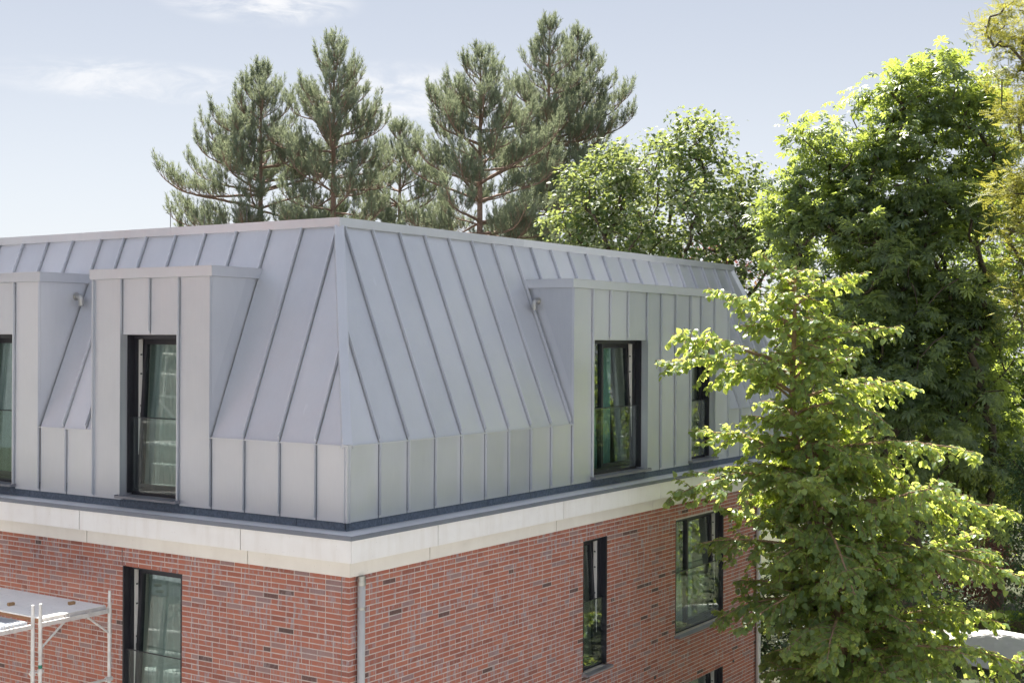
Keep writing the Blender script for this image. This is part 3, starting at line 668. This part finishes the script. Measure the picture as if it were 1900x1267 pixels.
# ------------------------------------------------------------------ trees
def unit(v): return v/np.maximum(np.linalg.norm(v, axis=-1, keepdims=True), 1e-9)
def leaf_mesh(name, tmpl_v, tmpl_f, pos, tip, nrm, size, cols, material):
    """one mesh of many leaves: template (x across, y along the tip, z normal) placed n times"""
    tip = unit(tip); nrm = unit(nrm-tip*(nrm*tip).sum(1, keepdims=True)); side = np.cross(tip, nrm)
    T = np.array(tmpl_v, np.float32); n = len(pos); k = len(T)
    V = pos[:, None, :]+size[:, None, None]*(T[None, :, 0, None]*side[:, None, :]+T[None, :, 1, None]*tip[:, None, :]+T[None, :, 2, None]*nrm[:, None, :])
    loops = np.concatenate([np.array(f, np.int64) for f in tmpl_f]); lens = np.array([len(f) for f in tmpl_f]); base_ = (np.arange(n)*k)[:, None]
    LI = (loops[None, :]+base_).ravel(); starts = np.concatenate(([0], np.cumsum(np.tile(lens, n))))[:-1]
    me = bpy.data.meshes.new(name); me.vertices.add(n*k); me.vertices.foreach_set('co', V.astype(np.float32).ravel())
    me.loops.add(len(LI)); me.loops.foreach_set('vertex_index', LI.astype(np.int32)); me.polygons.add(n*len(lens)); me.polygons.foreach_set('loop_start', starts.astype(np.int32))
    me.update(calc_edges=True); me.materials.append(material)
    at = me.attributes.new('tone', 'FLOAT_COLOR', 'FACE'); at.data.foreach_set('color', np.repeat(np.c_[cols, np.ones(n)].astype(np.float32), len(lens), 0).ravel())
    return me
# heart-shaped leaf, folded along the midrib
HEART_V = [(0, 0, 0), (.30, -.08, .05), (.52, .22, .09), (.40, .62, .05), (0, 1.05, -.10), (-.40, .62, .05), (-.52, .22, .09), (-.30, -.08, .05), (0, .45, -.02)]
HEART_F = [(0, 1, 2, 8), (8, 2, 3), (8, 3, 4), (0, 8, 6, 7), (8, 5, 6), (8, 4, 5)]
OVAL_V = [(0, 0, 0), (.30, .35, .06), (.26, .75, .03), (0, 1.05, -.08), (-.26, .75, .03), (-.30, .35, .06)]
OVAL_F = [(0, 1, 2, 3), (0, 3, 4, 5)]
def palmate(k=7):
    V = []; F = []
    for i in range(k):
        a = (i-(k-1)/2)*rad(40); l = 1.0-.09*abs(i-(k-1)/2); c, s = math.cos(a), math.sin(a); b = len(V)
        for x, y, z in ((0, .04, 0), (.17, .62, -.06), (0, 1.0, -.32), (-.17, .62, -.06), (0, .6, -.14)): V.append((x*l*c+y*l*s, y*l*c-x*l*s, z*l))
        F += [(b, b+1, b+4), (b+1, b+2, b+4), (b, b+4, b+3), (b+4, b+2, b+3)]
    return V, F
PALM_V, PALM_F = palmate()
def pinnate(k=6):
    V = []; F = []
    for i in range(k):
        y = .12+i*.8/k
        for s in (-1, 1):
            b = len(V); V += [(0, y, 0), (s*.12, y+.10, .02), (s*.27, y+.07, -.03), (s*.13, y+.01, .02)]; F.append((b, b+1, b+2, b+3))
    return V, F
PINN_V, PINN_F = pinnate()
def rnd(n, s=1.0): return RNG.normal(0, s, (n, 3))
def tones(n): return np.c_[RNG.random(n), RNG.random(n), RNG.random(n)]
def branches_mesh(name, segs, material, k=6):
    """segs: list of (points, radii)"""
    mb = MB()
    for pts, rr in segs: mb.tube(pts, list(rr), k if rr[0] > .02 else 4, cap=False)
    return mb.mesh(name, material, True, recalc=False)

def crown_tree(name, label, base_pt, fork_z, lobes, nclus, per, leaf, lsize, spread, material, bark, trunk_r, droop=.3, group=None, lean=(0, 0), big=0, flat=0.0):
    """broadleaf tree: cluster points fill overlapping lobes, limbs grow to them, leaves sit round them"""
    T = empty(name, tuple(base_pt)); tag(T, label, 'tree', group)
    b0 = np.array(base_pt, float); C = []
    vol = np.array([l[1][0]*l[1][1]*l[1][2] for l in lobes]); pick = RNG.choice(len(lobes), nclus, p=vol**.6/(vol**.6).sum())
    for i in pick:
        c, r = lobes[i]; d = unit(rnd(1))[0]; q = .40+.60*RNG.random()**.55; C.append(np.array(c)+d*np.array(r)*q*(1+.10*RNG.normal()))
    C = np.array(C)-b0; C = C[C[:, 2] > .4]
    # skeleton: trunk nodes, then every cluster joins the nearest node lower and closer to the trunk
    top = np.array((lean[0], lean[1], fork_z)); nodes = [top*t for t in np.linspace(0, 1, 8)]; par = [-1]+list(range(7))
    hi = C[:, 2].max()*.86
    ax = np.array((C[:, 0].mean(), C[:, 1].mean(), 0))
    for t in np.linspace(.15, 1, 7): nodes.append(top+(np.array((ax[0]*.8+.2*RNG.normal(), ax[1]*.8+.2*RNG.normal(), hi))-top)*t); par.append(len(nodes)-2)
    nt0 = len(nodes); cost = np.linalg.norm(C-top, axis=1); 
    for ci in np.argsort(cost):
        P = np.array(nodes); d = C[ci]-P; dist = np.linalg.norm(d, axis=1)+np.where(d[:, 2] < .05, 2.0, 0)+.15*np.linalg.norm(P-top, axis=1); dist[:5] += 50
        j = int(dist.argmin()); mid = (P[j]+C[ci])/2+np.array((0, 0, .10*np.linalg.norm(d[j])))+RNG.normal(0, .05, 3)
        nodes.append(mid); par.append(j); nodes.append(C[ci]); par.append(len(nodes)-2)
    nodes = np.array(nodes); n = len(nodes); wgt = np.zeros(n)
    isleaf = np.ones(n, bool); isleaf[[p for p in par if p >= 0]] = False; wgt[isleaf] = 1
    for i in range(n-1, 0, -1): wgt[par[i]] += wgt[i]
    R_ = trunk_r*np.sqrt(wgt/wgt[0]); R_ = np.maximum(R_, .007)
    tr = branches_mesh('trunk', [(nodes[:8], trunk_r*np.linspace(1.25, .95, 8))], bark, 10); link('trunk', tr, T)
    br = branches_mesh('branches', [((nodes[par[i]], nodes[i]), (R_[i]*1.05 if par[i] > nt0 else min(R_[par[i]], R_[i]*1.4), R_[i])) for i in range(8, n)], bark, 5); link('branch_work', br, T)
    # leaves
    per_n = RNG.poisson(per, len(C)); idx = np.repeat(np.arange(len(C)), per_n); m = len(idx)
    off = np.clip(rnd(m, 1), -1.7, 1.7); off[:, 2] *= .62; sc = spread*(.55+.9*RNG.random(len(C)))[idx]; pos = C[idx]+off*sc[:, None]
    pos += flat*0
    ctr = C.mean(0); o = unit(pos-np.array((ctr[0], ctr[1], ctr[2]*.7))); loc = unit(off)
    tip = loc*.6+o*.5+rnd(m, .45); tip[:, 2] -= droop; nrm = np.tile((0, 0, 1.), (m, 1))+o*.55+rnd(m, .42)
    tn = tones(m); tn[:, 0] = np.clip(.55*RNG.random(len(C))[idx]+.45*tn[:, 0], 0, 1); sz = lsize*(.5+.75*RNG.random(m))
    if big:    # the leaves that show largest become leaves of their own
        v = pos+b0-CAM; dep = v@FW; px = 950+FPX*(v@RT)/dep; py = 633.5-FPX*(v@UP)/dep; facing = -(unit(nrm)*unit(v)).sum(1)
        sco = np.where((px > 0) & (px < 1900) & (py > 0) & (py < 1267), sz/dep*np.maximum(facing, .05)*np.where(dep < np.median(dep), 1, .2), 0)
        own_ = np.argsort(-sco)[:big]; keep = np.ones(m, bool); keep[own_] = False
        me = leaf_mesh('crown', leaf[0], leaf[1], pos[keep], tip[keep], nrm[keep], sz[keep], tn[keep], material); tag(link('crown', me, T), kind='stuff')
        own_leaves(T, leaf, pos[own_], tip[own_], nrm[own_], sz[own_], material)
    else:
        me = leaf_mesh('crown', leaf[0], leaf[1], pos, tip, nrm, sz, tn, material); tag(link('crown', me, T), kind='stuff')
    return T
LEAFCACHE = {}
def own_leaves(T, leaf, pos, tip, nrm, sz, material):
    key = material.name
    if key not in LEAFCACHE:
        LEAFCACHE[key] = [leaf_mesh('leaf', leaf[0], leaf[1], np.zeros((1, 3)), np.array([(0, 1., 0)]), np.array([(0, 0, 1.)]), np.ones(1), tones(1), material) for _ in range(8)]
    tip = unit(tip); nrm = unit(nrm-tip*(nrm*tip).sum(1, keepdims=True)); sd = np.cross(tip, nrm)
    for i in range(len(pos)):
        o = link('leaf', LEAFCACHE[key][i % 8], T); m = Matrix([[sd[i][r]*sz[i], tip[i][r]*sz[i], nrm[i][r]*sz[i], pos[i][r]] for r in range(3)]+[[0, 0, 0, 1]]); o.matrix_basis = m

# ---- pines
def pine(label, base_pt, height, low, prof, lean=(0, 0), dens=1.0, seed=1, bark=BARK_PINE, tl=.60):
    rg = np.random.default_rng(seed); T = empty('pine_tree', tuple(base_pt)); tag(T, label, 'tree', 'pines behind the roof')
    tp = lambda z: np.array((lean[0]*(z/height)**1.5, lean[1]*(z/height)**1.5, z))
    zs = np.linspace(0, height-.15, 14); segs = [([tp(z) for z in zs], .21*(1-zs/height)**.8+.012)]
    link('trunk', branches_mesh('trunk', segs, bark, 9), T)
    sh_p, sh_d, sh_l, bs = [], [], [], []
    def shoot(p, d, l): sh_p.append(p); sh_d.append(d); sh_l.append(l)
    z = low; ph = 0
    while z < height-.12:
        f = (z-low)/(height-low); r = prof(height-z); nb = int(rg.integers(4, 7)) if f < .93 else 4; ph += 1.1
        for k in range(nb):
            az = ph+k*2*math.pi/nb+rg.normal(0, .25); L_ = r*(.72+.42*rg.random()); 
            if rg.random() < .10: L_ *= .5
            if L_ < .12: L_ = .12
            el0 = rad(-2+52*f**1.7+rg.normal(0, 9)); h = np.array((math.cos(az), math.sin(az), 0)); p = tp(z+rg.normal(0, .06)); n_ = max(4, int(L_/.16)); pts = [p]
            for i in range(n_):
                t = (i+1)/n_; el = el0*(1-.55*t)+rad(52)*t**3.4-rad(14)*math.sin(math.pi*t)*(1-f); d = h*math.cos(el)+np.array((0, 0, math.sin(el)))+rg.normal(0, .05, 3); d /= np.linalg.norm(d); pts.append(pts[-1]+d*L_/n_)
            bs.append((pts, (.006+.013*L_)*(1-np.linspace(0, 1, n_+1))**.7+.004)); shoot(pts[-2], pts[-1]-pts[-2], .30)
            # side twigs on the outer part, each ending in an upright brush of needles
            st = max(1, int(.20/(L_/n_)))
            for i in range(1, n_, st):
                t = i/n_
                if t < .16+.24*(1-f): continue
                for s in (-1, 1, 0):
                    if rg.random() > (.88 if s else .50)*dens: continue
                    fwd = unit(pts[i+1]-pts[i]); sd = np.cross(fwd, (0, 0, 1)); ln = min(.9, L_*.40)*(1-t*.65)*(.45+.8*rg.random())+.10
                    d = fwd*.75+sd*s*.85+np.array((0, 0, .15+.3*rg.random()))+rg.normal(0, .12, 3); d = d/np.linalg.norm(d); q = pts[i]; m_ = max(1, int(ln/.2)); tw = [q]
                    for j in range(m_): d = unit(d+np.array((0, 0, .30))+rg.normal(0, .08, 3)); q = q+d*ln/m_; tw.append(q)
                    bs.append((tw, np.linspace(.009, .005, len(tw))))
                    shoot(tw[-1]-d*.06, d+np.array((0, 0, .55)), .34*(.7+.6*rg.random()))
                    for j in range(1, len(tw)-1):
                        for s2 in (-1, 1):
                            if rg.random() < .55*dens: shoot(tw[j], d*.6+np.cross(d, (0, 0, 1))*s2*.7+np.array((0, 0, .7)), .27*(.7+.6*rg.random()))
        z += tl*(.72+.5*rg.random())*(1-.35*f)
    top = tp(height-.15); shoot(top, np.array((0, 0, 1.)), .42)
    for k in range(5): a = k*1.256; shoot(top-np.array((0, 0, .1)), np.array((math.cos(a)*.5, math.sin(a)*.5, 1)), .32)
    link('branch_work', branches_mesh('branches', bs, bark, 5), T)
    # needles: thin blades standing round each shoot
    P = np.array(sh_p); Dv = unit(np.array(sh_d)); Ln = np.array(sh_l); K = 34; n = len(P)
    idx = np.repeat(np.arange(n), K); m = len(idx); t = rg.random(m); ang = rg.random(m)*2*math.pi
    ref = np.tile((1., 0, 0), (n, 1)); ref[np.abs(Dv[:, 0]) > .8] = (0, 1., 0); A = unit(np.cross(Dv, ref)); B = np.cross(Dv, A)
    rd = A[idx]*np.cos(ang)[:, None]+B[idx]*np.sin(ang)[:, None]; fw = .85+1.0*t
    nd = unit(rd+Dv[idx]*fw[:, None]+rg.normal(0, .12, (m, 3))); pos = P[idx]+Dv[idx]*(t*Ln[idx])[:, None]
    tn = np.c_[np.clip(.7*rg.random(n)[idx]+.3*rg.random(m), 0, 1), rg.random(m), rg.random(m)]
    NV = [(-.06, 0, 0), (.06, 0, 0), (0.02, 1, 0), (-.02, 1, 0)]
    me = leaf_mesh('needles', NV, [(0, 1, 2, 3)], pos, nd, rg.normal(0, 1, (m, 3)), (.125*(.7+.6*rg.random(m))), tn, NEEDLE); tag(link('crown', me, T), kind='stuff')
    return T
def at(px, py, Z): return CAM+Z*(FW+RT*(px-950)/FPX-UP*(py-633.5)/FPX)
pf = lambda sat, k=.66: (lambda dz: min(sat, .14+k*dz))
pine('leftmost pine behind the roof, with long low branches reaching left', (21.68, 22.54, 0), 18.5, 9.6, pf(3.5, .70), seed=3)
pine('tall slim pine rising straight behind the roof corner', (21.55, 19.11, 0), 18.95, 9.6, pf(2.3, .68), seed=4)
pine('broad bushy pine in the middle of the group behind the roof', (22.58, 13.91, 0), 18.3, 8.6, pf(3.5, .68), seed=5, dens=1.05)
pine('tallest pine of the group, its spiky leader above all others', (27.17, 14.22, 0), 20.15, 10.2, pf(2.2, .56), seed=6)
pine('dense pine on the right end of the group, next to the linden', (29.44, 14.42, 0), 20.3, 10.2, pf(2.4, .62), seed=8)
pine('small distant pine in the gap between the slim and the bushy pine', (29.0, 22.2, 0), 17.6, 9, pf(2.4, .7), seed=9)
AX = _r                                  # the row of garden trees runs along this axis
def lobes(base_pt, lst):                 # (along the row, height, depth, radius along, radius up[, radius in depth])
    o = []
    for l in lst: o.append((np.array((base_pt[0], base_pt[1], 0))+AX*l[0]+_f*l[2]+np.array((0, 0, l[1])), (l[3], l[5] if len(l) > 5 else l[3], l[4])))
    return o
LB = (20.4, 6.3, 0)
crown_tree('linden_tree', 'round silver leaved linden tree rising behind the right end of the roof', LB, 5.5,
           lobes(LB, [(0.80, 14.46, 0, 0.88, 0.80), (-0.44, 13.73, 0, 1.61, 1.02), (-1.75, 13.29, 0, 1.17, 0.95), (-2.49, 12.26, 0, 0.73, 0.88), (1.61, 13.58, 0, 1.10, 1.02), (2.27, 12.56, 0, 0.73, 1.02), (0.00, 12.26, 0, 2.63, 1.61), (2.92, 11.83, 0, 1.17, 1.17), (-1.17, 11.68, 0, 1.75, 1.02), (1.46, 11.39, 0, 1.75, 1.32), (0.15, 9.92, 0, 2.78, 1.61)]),
           400, 66, (HEART_V, HEART_F), .108, .27, LEAF_LIND, BARK, .20, droop=.75)
CB = (19.1, -.8, 0)
crown_tree('chestnut_tree', 'huge dark horse chestnut with hand shaped leaves filling the right side', CB, 4.2,
           lobes(CB, [(0.82, 15.04, 0, 1.19, 0.94), (-0.38, 14.28, 0, 1.32, 0.88), (-1.57, 13.65, 0, 1.01, 0.63), (-2.42, 14.09, 0, 0.44, 0.28), (1.64, 13.97, 0, 0.82, 1.38), (-2.01, 12.46, 0, 1.26, 0.82), (-2.77, 12.08, 0, 0.75, 0.63), (-0.25, 12.71, 0, 1.76, 1.38), (-1.26, 11.20, 0, 1.82, 1.32), (0.75, 11.07, 0, 1.70, 1.82), (-0.25, 9.31, 0, 2.45, 1.89), (1.51, 8.94, 0, 1.13, 2.01), (0.50, 7.05, 0, 2.14, 1.89), (-1.26, 8.31, 0, 1.89, 1.76), (1.89, 6.04, 0, 0.75, 1.51)]),
           760, 23, (PALM_V, PALM_F), .215, .27, LEAF_CHES, BARK, .30, droop=.55, big=300)
BGT = 'trees closing the garden behind'
B1 = at(1850, 633, 42); B1 = (B1[0], B1[1], 0)
crown_tree('broadleaf_tree', 'sunlit yellow green tree glowing behind the chestnut at the right edge', B1, 4, lobes(B1, [(0, 12.0, 0, 2.6, 2.4), (-1.6, 9.2, 0, 2.2, 2.2), (1.8, 8.8, 0, 2.4, 2.5), (.3, 6.2, 0, 3.2, 2.4)]), 420, 55, (OVAL_V, OVAL_F), .17, .38, LEAF_BACK, BARK, .22, group=BGT)
B2 = at(1500, 633, 46); B2 = (B2[0], B2[1], 0)
crown_tree('broadleaf_tree', 'green tree seen between the linden and the chestnut, far behind the small lime', B2, 3, lobes(B2, [(0, 9.6, 0, 2.6, 2.0), (-2.2, 8.6, 0, 2.4, 2.0), (2.0, 7.4, 0, 2.6, 2.4), (0, 5.2, 0, 3.4, 2.4)]), 260, 42, (OVAL_V, OVAL_F), .17, .38, LEAF_BACK, BARK, .22, group=BGT)
B3 = at(1730, 633, 48); B3 = (B3[0], B3[1], 0)
GT = crown_tree('broadleaf_tree', 'dark low tree under the chestnut, behind the red leaved shrub', B3, 2, lobes(B3, [(0, 7.0, 0, 3.4, 2.4), (-2.5, 5.2, 0, 2.6, 2.4), (2.6, 5.4, 0, 2.6, 2.6), (.5, 3.2, 0, 3.6, 2.2)]), 260, 42, (OVAL_V, OVAL_F), .17, .40, LEAF_CHES, BARK, .2, group=BGT)
def copy_tree(src, loc, rz, label):      # a further tree with its own parts, outside the picture
    r = src.copy(); COL.objects.link(r); r.location = loc; r.rotation_euler = (0, 0, rz); r['label'] = label
    for ch in list(src.children): c = ch.copy(); COL.objects.link(c); c.parent = r; c.matrix_basis = ch.matrix_basis
    return r
copy_tree(GT, (23.5, -9.0, 0), 1.2, 'dark garden tree outside the right edge, nearest the chestnut')
copy_tree(GT, (28.5, -14.5, 0), 2.7, 'dark garden tree outside the right edge, farther off')
copy_tree(GT, (18.5, -16.0, 0), 4.1, 'dark garden tree outside the right edge, nearest the viewer')
RB = at(1300, 633, 44); RB = (RB[0], RB[1], 0)
crown_tree('red_maple', 'red leaved maple glimpsed through the linden above the roof', RB, 6, lobes(RB, [(0, 12.0, 0, 1.3, .9), (.8, 11.2, 0, 1.2, .9), (-.8, 11, 0, 1.2, .8)]), 60, 36, (OVAL_V, OVAL_F), .12, .3, LEAF_RED, BARK, .12)
KB = (16.86, -4.66, 0)
crown_tree('locust_tree', 'feathery yellow green locust tree at the top right edge', KB, 9, lobes(KB, [(-1.0, 15.3, 0, .8, .9), (-.95, 14.1, 0, .75, .7), (-.7, 12.7, 0, 1.0, .9), (-.6, 11.6, 0, 1.05, 1.0), (.4, 14.2, 0, 1.6, 2.2), (.3, 10.2, 0, 1.5, 1.4)]), 190, 46, (PINN_V, PINN_F), .22, .20, LEAF_LOC, BARK, .14, droop=.4)
WB = (15.6, -4.75, 0)
crown_tree('weeping_tree', 'dull green weeping foliage hanging in at the lower right edge', WB, 6.2, lobes(WB, [(-.45, 6.5, 0, .75, .5), (-.40, 5.5, 0, .6, 1.1), (-.30, 4.4, 0, .6, 1.0), (.6, 5.6, 0, 1.1, 1.6)]), 170, 80, (OVAL_V, OVAL_F), .07, .16, LEAF_WEEP, BARK, .08, droop=1.2)
SB = at(1790, 633, 40); SB = (SB[0], SB[1], 0)
o = crown_tree('red_shrub', 'purple red leaved shrub in the shaded garden right of the lime', SB, 1.0, lobes(SB, [(0, 2.9, 0, 1.1, .75), (-.6, 2.2, 0, .9, .8), (.6, 2.2, 0, .9, .8)]), 90, 60, (OVAL_V, OVAL_F), .09, .22, LEAF_RED, BARK, .06, droop=.6); o['category'] = 'shrub'
S1 = at(1500, 633, 28); S1 = (S1[0], S1[1], 0)
o = crown_tree('laurel_shrub', 'dark shrub standing behind the foot of the lime tree', S1, .8, lobes(S1, [(0, 2.2, 0, 1.6, 1.9), (-.9, 3.6, 0, .9, 1.2), (1.2, 3.0, 0, 1.2, 1.4), (.3, 4.4, 0, 1.0, .9)]), 120, 60, (OVAL_V, OVAL_F), .11, .26, LEAF_DARK, BARK, .06, group='dark shrubs in the garden'); o['category'] = 'shrub'
S2 = at(1655, 633, 34); S2 = (S2[0], S2[1], 0)
o = crown_tree('laurel_shrub', 'dark shrub in deep shade between the lime and the red leaved shrub', S2, .8, lobes(S2, [(0, 2.4, 0, 1.7, 2.0), (-1.0, 3.6, 0, 1.1, 1.4), (.6, 4.2, 0, 1.0, 1.2)]), 120, 60, (OVAL_V, OVAL_F), .12, .28, LEAF_DARK, BARK, .06, group='dark shrubs in the garden'); o['category'] = 'shrub'
S3 = at(1850, 633, 45); S3 = (S3[0], S3[1], 0)
o = crown_tree('laurel_shrub', 'tall dark shrub behind the red leaved shrub at the right edge', S3, .8, lobes(S3, [(0, 2.6, 0, 2.4, 2.4), (-1.6, 3.2, 0, 1.4, 1.6), (1.4, 4.0, 0, 1.6, 1.8), (.2, 5.2, 0, 1.6, 1.4)]), 170, 60, (OVAL_V, OVAL_F), .14, .32, LEAF_DARK, BARK, .06, group='dark shrubs in the garden'); o['category'] = 'shrub'
def hedge(name, label, base_pt, rz, lx, ly, h, n, material):
    H_ = empty(name, base_pt, rz); tag(H_, label, 'hedge')
    p = RNG.random((n, 3))*np.array((lx, ly, h))-np.array((lx/2, ly/2, 0)); f = RNG.integers(0, 3, n); s = RNG.integers(0, 2, n)
    p[f == 0, 0] = (s[f == 0]-.5)*lx; p[f == 1, 1] = (s[f == 1]-.5)*ly; p[f == 2, 2] = h
    p += rnd(n, .04); me = leaf_mesh('foliage', OVAL_V, OVAL_F, p, rnd(n)+np.array((0, 0, .3)), rnd(n)+np.array((0, 0, .8)), .07*(.7+.6*RNG.random(n)), tones(n), material)
    tag(link('foliage', me, H_), kind='stuff'); MB().box((-lx/2+.08, -ly/2+.08, 0), (lx/2-.08, ly/2-.08, h-.08)).build('branch_mass', BARK, H_)
HB = at(1790, 633, 37.5); hedge('clipped_hedge', 'low clipped green hedge in front of the red leaved shrub', (HB[0], HB[1], 0), YAW-math.pi/2, 7.5, 1.0, 1.45, 16000, LEAF_BACK)
# parasol
PB = at(1850, 633, 30); PB = (PB[0], PB[1], 0)
CANVAS = simple('parasol_canvas', (.50, .49, .48), .9, 0, .08, 3); DARKM = simple('dark_parasol_pole', (.05, .05, .05), .5)
PA = empty('parasol', PB); tag(PA, 'large pale grey garden parasol at the lower right edge', 'parasol')
MB().tube([(0, 0, .05), (0, 0, 2.62)], .035, 10).build('pole', DARKM, PA); MB().tube([(0, 0, 0), (0, 0, .06)], .35, 20).build('base', DARKM, PA)
for i in range(8):
    a, b = i*math.pi/4+.2, (i+1)*math.pi/4+.2; r = 2.1; z0, z1 = 2.26, 2.56
    P0 = np.array((0, 0, z1)); P1 = np.array((r*math.cos(a), r*math.sin(a), z0)); P2 = np.array((r*math.cos(b), r*math.sin(b), z0)); m_ = (P1+P2)/2*np.array((.97, .97, 1))+np.array((0, 0, -.0))
    MB().prism([P0, P1, m_, P2], (0, 0, -.012)).build('canopy_panel', CANVAS, PA); MB().tube([P0-np.array((0, 0, .03)), P1-np.array((0, 0, .03))], .012, 6).build('rib', DARKM, PA)
MB().tube([(0, 0, 2.575), (0, 0, 2.66)], [.06, .02], 10).build('finial', DARKM, PA)

# ---- the lime tree before the right wall
def lime_tree():
    T = empty('lime_tree', (8.60, -3.0, 0)); b0 = np.array((8.60, -3.0, 0)); tag(T, 'young lime tree with sunlit heart shaped leaves in front of the right brick wall', 'tree')
    rg = np.random.default_rng(21)
    TR = np.array([(8.60, -3.0, 0), (8.54, -2.96, 3.48), (8.43, -2.8, 5.35), (8.35, -2.67, 6.03), (8.14, -2.34, 7.14), (8.05, -2.22, 8.08), (8.08, -2.25, 9.3), (8.09, -2.26, 10.35)])-b0; tz = TR[:, 2]
    tp = lambda z: np.array([np.interp(z, tz, TR[:, i]) for i in range(3)])
    zs = np.linspace(0, 10.35, 26); link('trunk', branches_mesh('trunk', [([tp(z) for z in zs], .115*(1-zs/10.9)**.75+.008)], BARK_LIME, 9), T)
    zz = [2.4, 3.9, 5.2, 6.3, 7.1, 7.7, 8.3, 9.1, 9.8, 10.4]; Lp = [1.1, 1.45, 1.95, 1.8, 1.6, 1.1, .95, 1.3, 1.1, .35]; Rp = [2.6, 3.0, 2.6, 3.2, 2.8, 2.2, 1.75, 1.2, .7, .6]; ax = _r
    P, TD, ND, SZ = [], [], [], []; bs = []; ph = 0
    def leaves(pts, step, out):
        for i in range(len(pts)-1):
            seg = pts[i+1]-pts[i]; l = np.linalg.norm(seg); d = seg/max(l, 1e-6); sd = np.cross(d, (0, 0, 1)); k = max(1, int(l/step+rg.random()))
            for j in range(k):
                s = 1 if rg.random() < .5 else -1; p = pts[i]+seg*rg.random()
                t = d*.35+sd*s*.75+np.array((0, 0, -.55))+rg.normal(0, .32, 3); P.append(p+unit(t)*.025); TD.append(t); ND.append(np.array((0, 0, 1.))+out*.45+sd*s*.25+rg.normal(0, .34, 3)); SZ.append(.088*(.55+.65*rg.random()))
    def primary(z, az, L_, el0=None, el1=None):
        h = np.array((math.cos(az), math.sin(az), 0)); p = tp(z); n_ = max(5, int(L_/.11)); pts = [p]; el0 = rad(rg.normal(36, 20)) if el0 is None else el0; el1 = rad(rg.normal(-14, 22)) if el1 is None else el1; wob = rg.normal(0, .25)
        for i in range(n_):
            t = (i+1)/n_; el = el0+(el1-el0)*t**.9; a2 = az+wob*t; d = np.array((math.cos(a2)*math.cos(el), math.sin(a2)*math.cos(el), math.sin(el)))+rg.normal(0, .05, 3); pts.append(pts[-1]+unit(d)*L_/n_)
        bs.append((pts, (.010+.009*L_)*(1-np.linspace(0, 1, n_+1))**.8+.004)); leaves(pts[int(n_*.35):], .022, h)
        for i in range(1, n_):
            t = i/n_
            if t < .12: continue
            s = 1 if i % 2 else -1
            for rep in range(2):
                if rg.random() > .85: continue
                if rep: s = -s
                fwd = unit(pts[i+1]-pts[i]); sd = np.cross(fwd, (0, 0, 1)); ln = (.12+.36*L_*(1-t)**.8)*(.55+.7*rg.random()); ln = min(ln, .85)
                d = unit(fwd*.7+sd*s*.9+np.array((0, 0, rg.normal(.06, .62)))+rg.normal(0, .13, 3)); q = pts[i]; m_ = max(2, int(ln/.1)); tw = [q]
                for j in range(m_): d = unit(d+np.array((0, 0, -.17))+fwd*.06+rg.normal(0, .06, 3)); q = q+d*ln/m_; tw.append(q)
                bs.append((tw, np.linspace(.006, .003, len(tw)))); leaves(tw, .025, h)
    a0 = math.atan2(ax[1], ax[0]); z = 2.0; i = 0
    while z < 10.25:
        i += 1; ph += 2.399+rg.normal(0, .2); c = math.cos(ph-a0); zt = min(10.4, z+.45)
        l = np.interp(zt, zz, Lp); r = np.interp(zt, zz, Rp); m_ = .5*(l+r); L_ = (r if c > 0 else l)*c*c+min(m_, 2.0)*(1-c*c)
        L_ *= .42+.68*rg.random(); primary(z, ph, max(.35, L_)); z += .044 if z < 6.4 else (.050 if z < 7.9 else .074)
    # the limbs that stand out in the outline
    left = a0+math.pi
    for z, az, L_, e0, e1 in ((8.75, left+.1, 2.3, 22, 4), (8.35, left-.2, 2.25, 34, -8), (6.9, left+.15, 2.35, 26, -34), (7.3, left-.3, 1.9, 30, -4), (9.35, left+.3, 1.7, 40, 8), (5.7, left, 2.2, 32, -18), (4.9, left-.15, 2.1, 24, -30), (9.7, a0+.2, 1.35, 42, 8), (9.0, a0-.3, 1.7, 30, -2), (8.2, a0+.1, 2.2, 24, -8), (7.3, a0-.1, 2.8, 24, -14), (6.4, a0+.1, 3.4, 20, -16), (5.9, a0-.3, 3.1, 12, -22), (4.2, a0, 3.4, 14, -24), (3.4, a0-.3, 3.2, 10, -14), (9.95, left-.5, .9, 60, 40)):
        primary(z, az, L_, rad(e0), rad(e1))
    bs.append(([tp(5.75), tp(5.9)+_r*-.18+np.array((0, 0, .06)), tp(5.95)+_r*-.42+np.array((0, 0, .22))], [.06, .05, .045])); bs.append(([tp(5.7), tp(5.6)+_r*.25-_f*.2, tp(5.3)+_r*.42-_f*.3], [.05, .045, .03]))
    link('branch_work', branches_mesh('branches', bs, BARK_LIME, 6), T)
    P, TD, ND, SZ = map(np.array, (P, TD, ND, SZ)); tn = tones(len(P)); v = P+b0-CAM; dep = v@FW; facing = -(unit(ND)*unit(v)).sum(1); py = 633.5-FPX*(v@UP)/dep; px = 950+FPX*(v@RT)/dep
    sco = np.where((py < 1250) & (px < 1890), SZ/dep*np.maximum(facing, .05)*np.where(dep < np.quantile(dep, .35), 1, .3), 0); own_ = np.argsort(-sco)[:300]; keep = np.ones(len(P), bool); keep[own_] = False
    print('lime leaves', len(P))
    tag(link('crown', leaf_mesh('crown', HEART_V, HEART_F, P[keep], TD[keep], ND[keep], SZ[keep], tn[keep], LEAF_LIME), T), kind='stuff')
    own_leaves(T, (HEART_V, HEART_F), P[own_], TD[own_], ND[own_], SZ[own_], LEAF_LIME)
lime_tree()
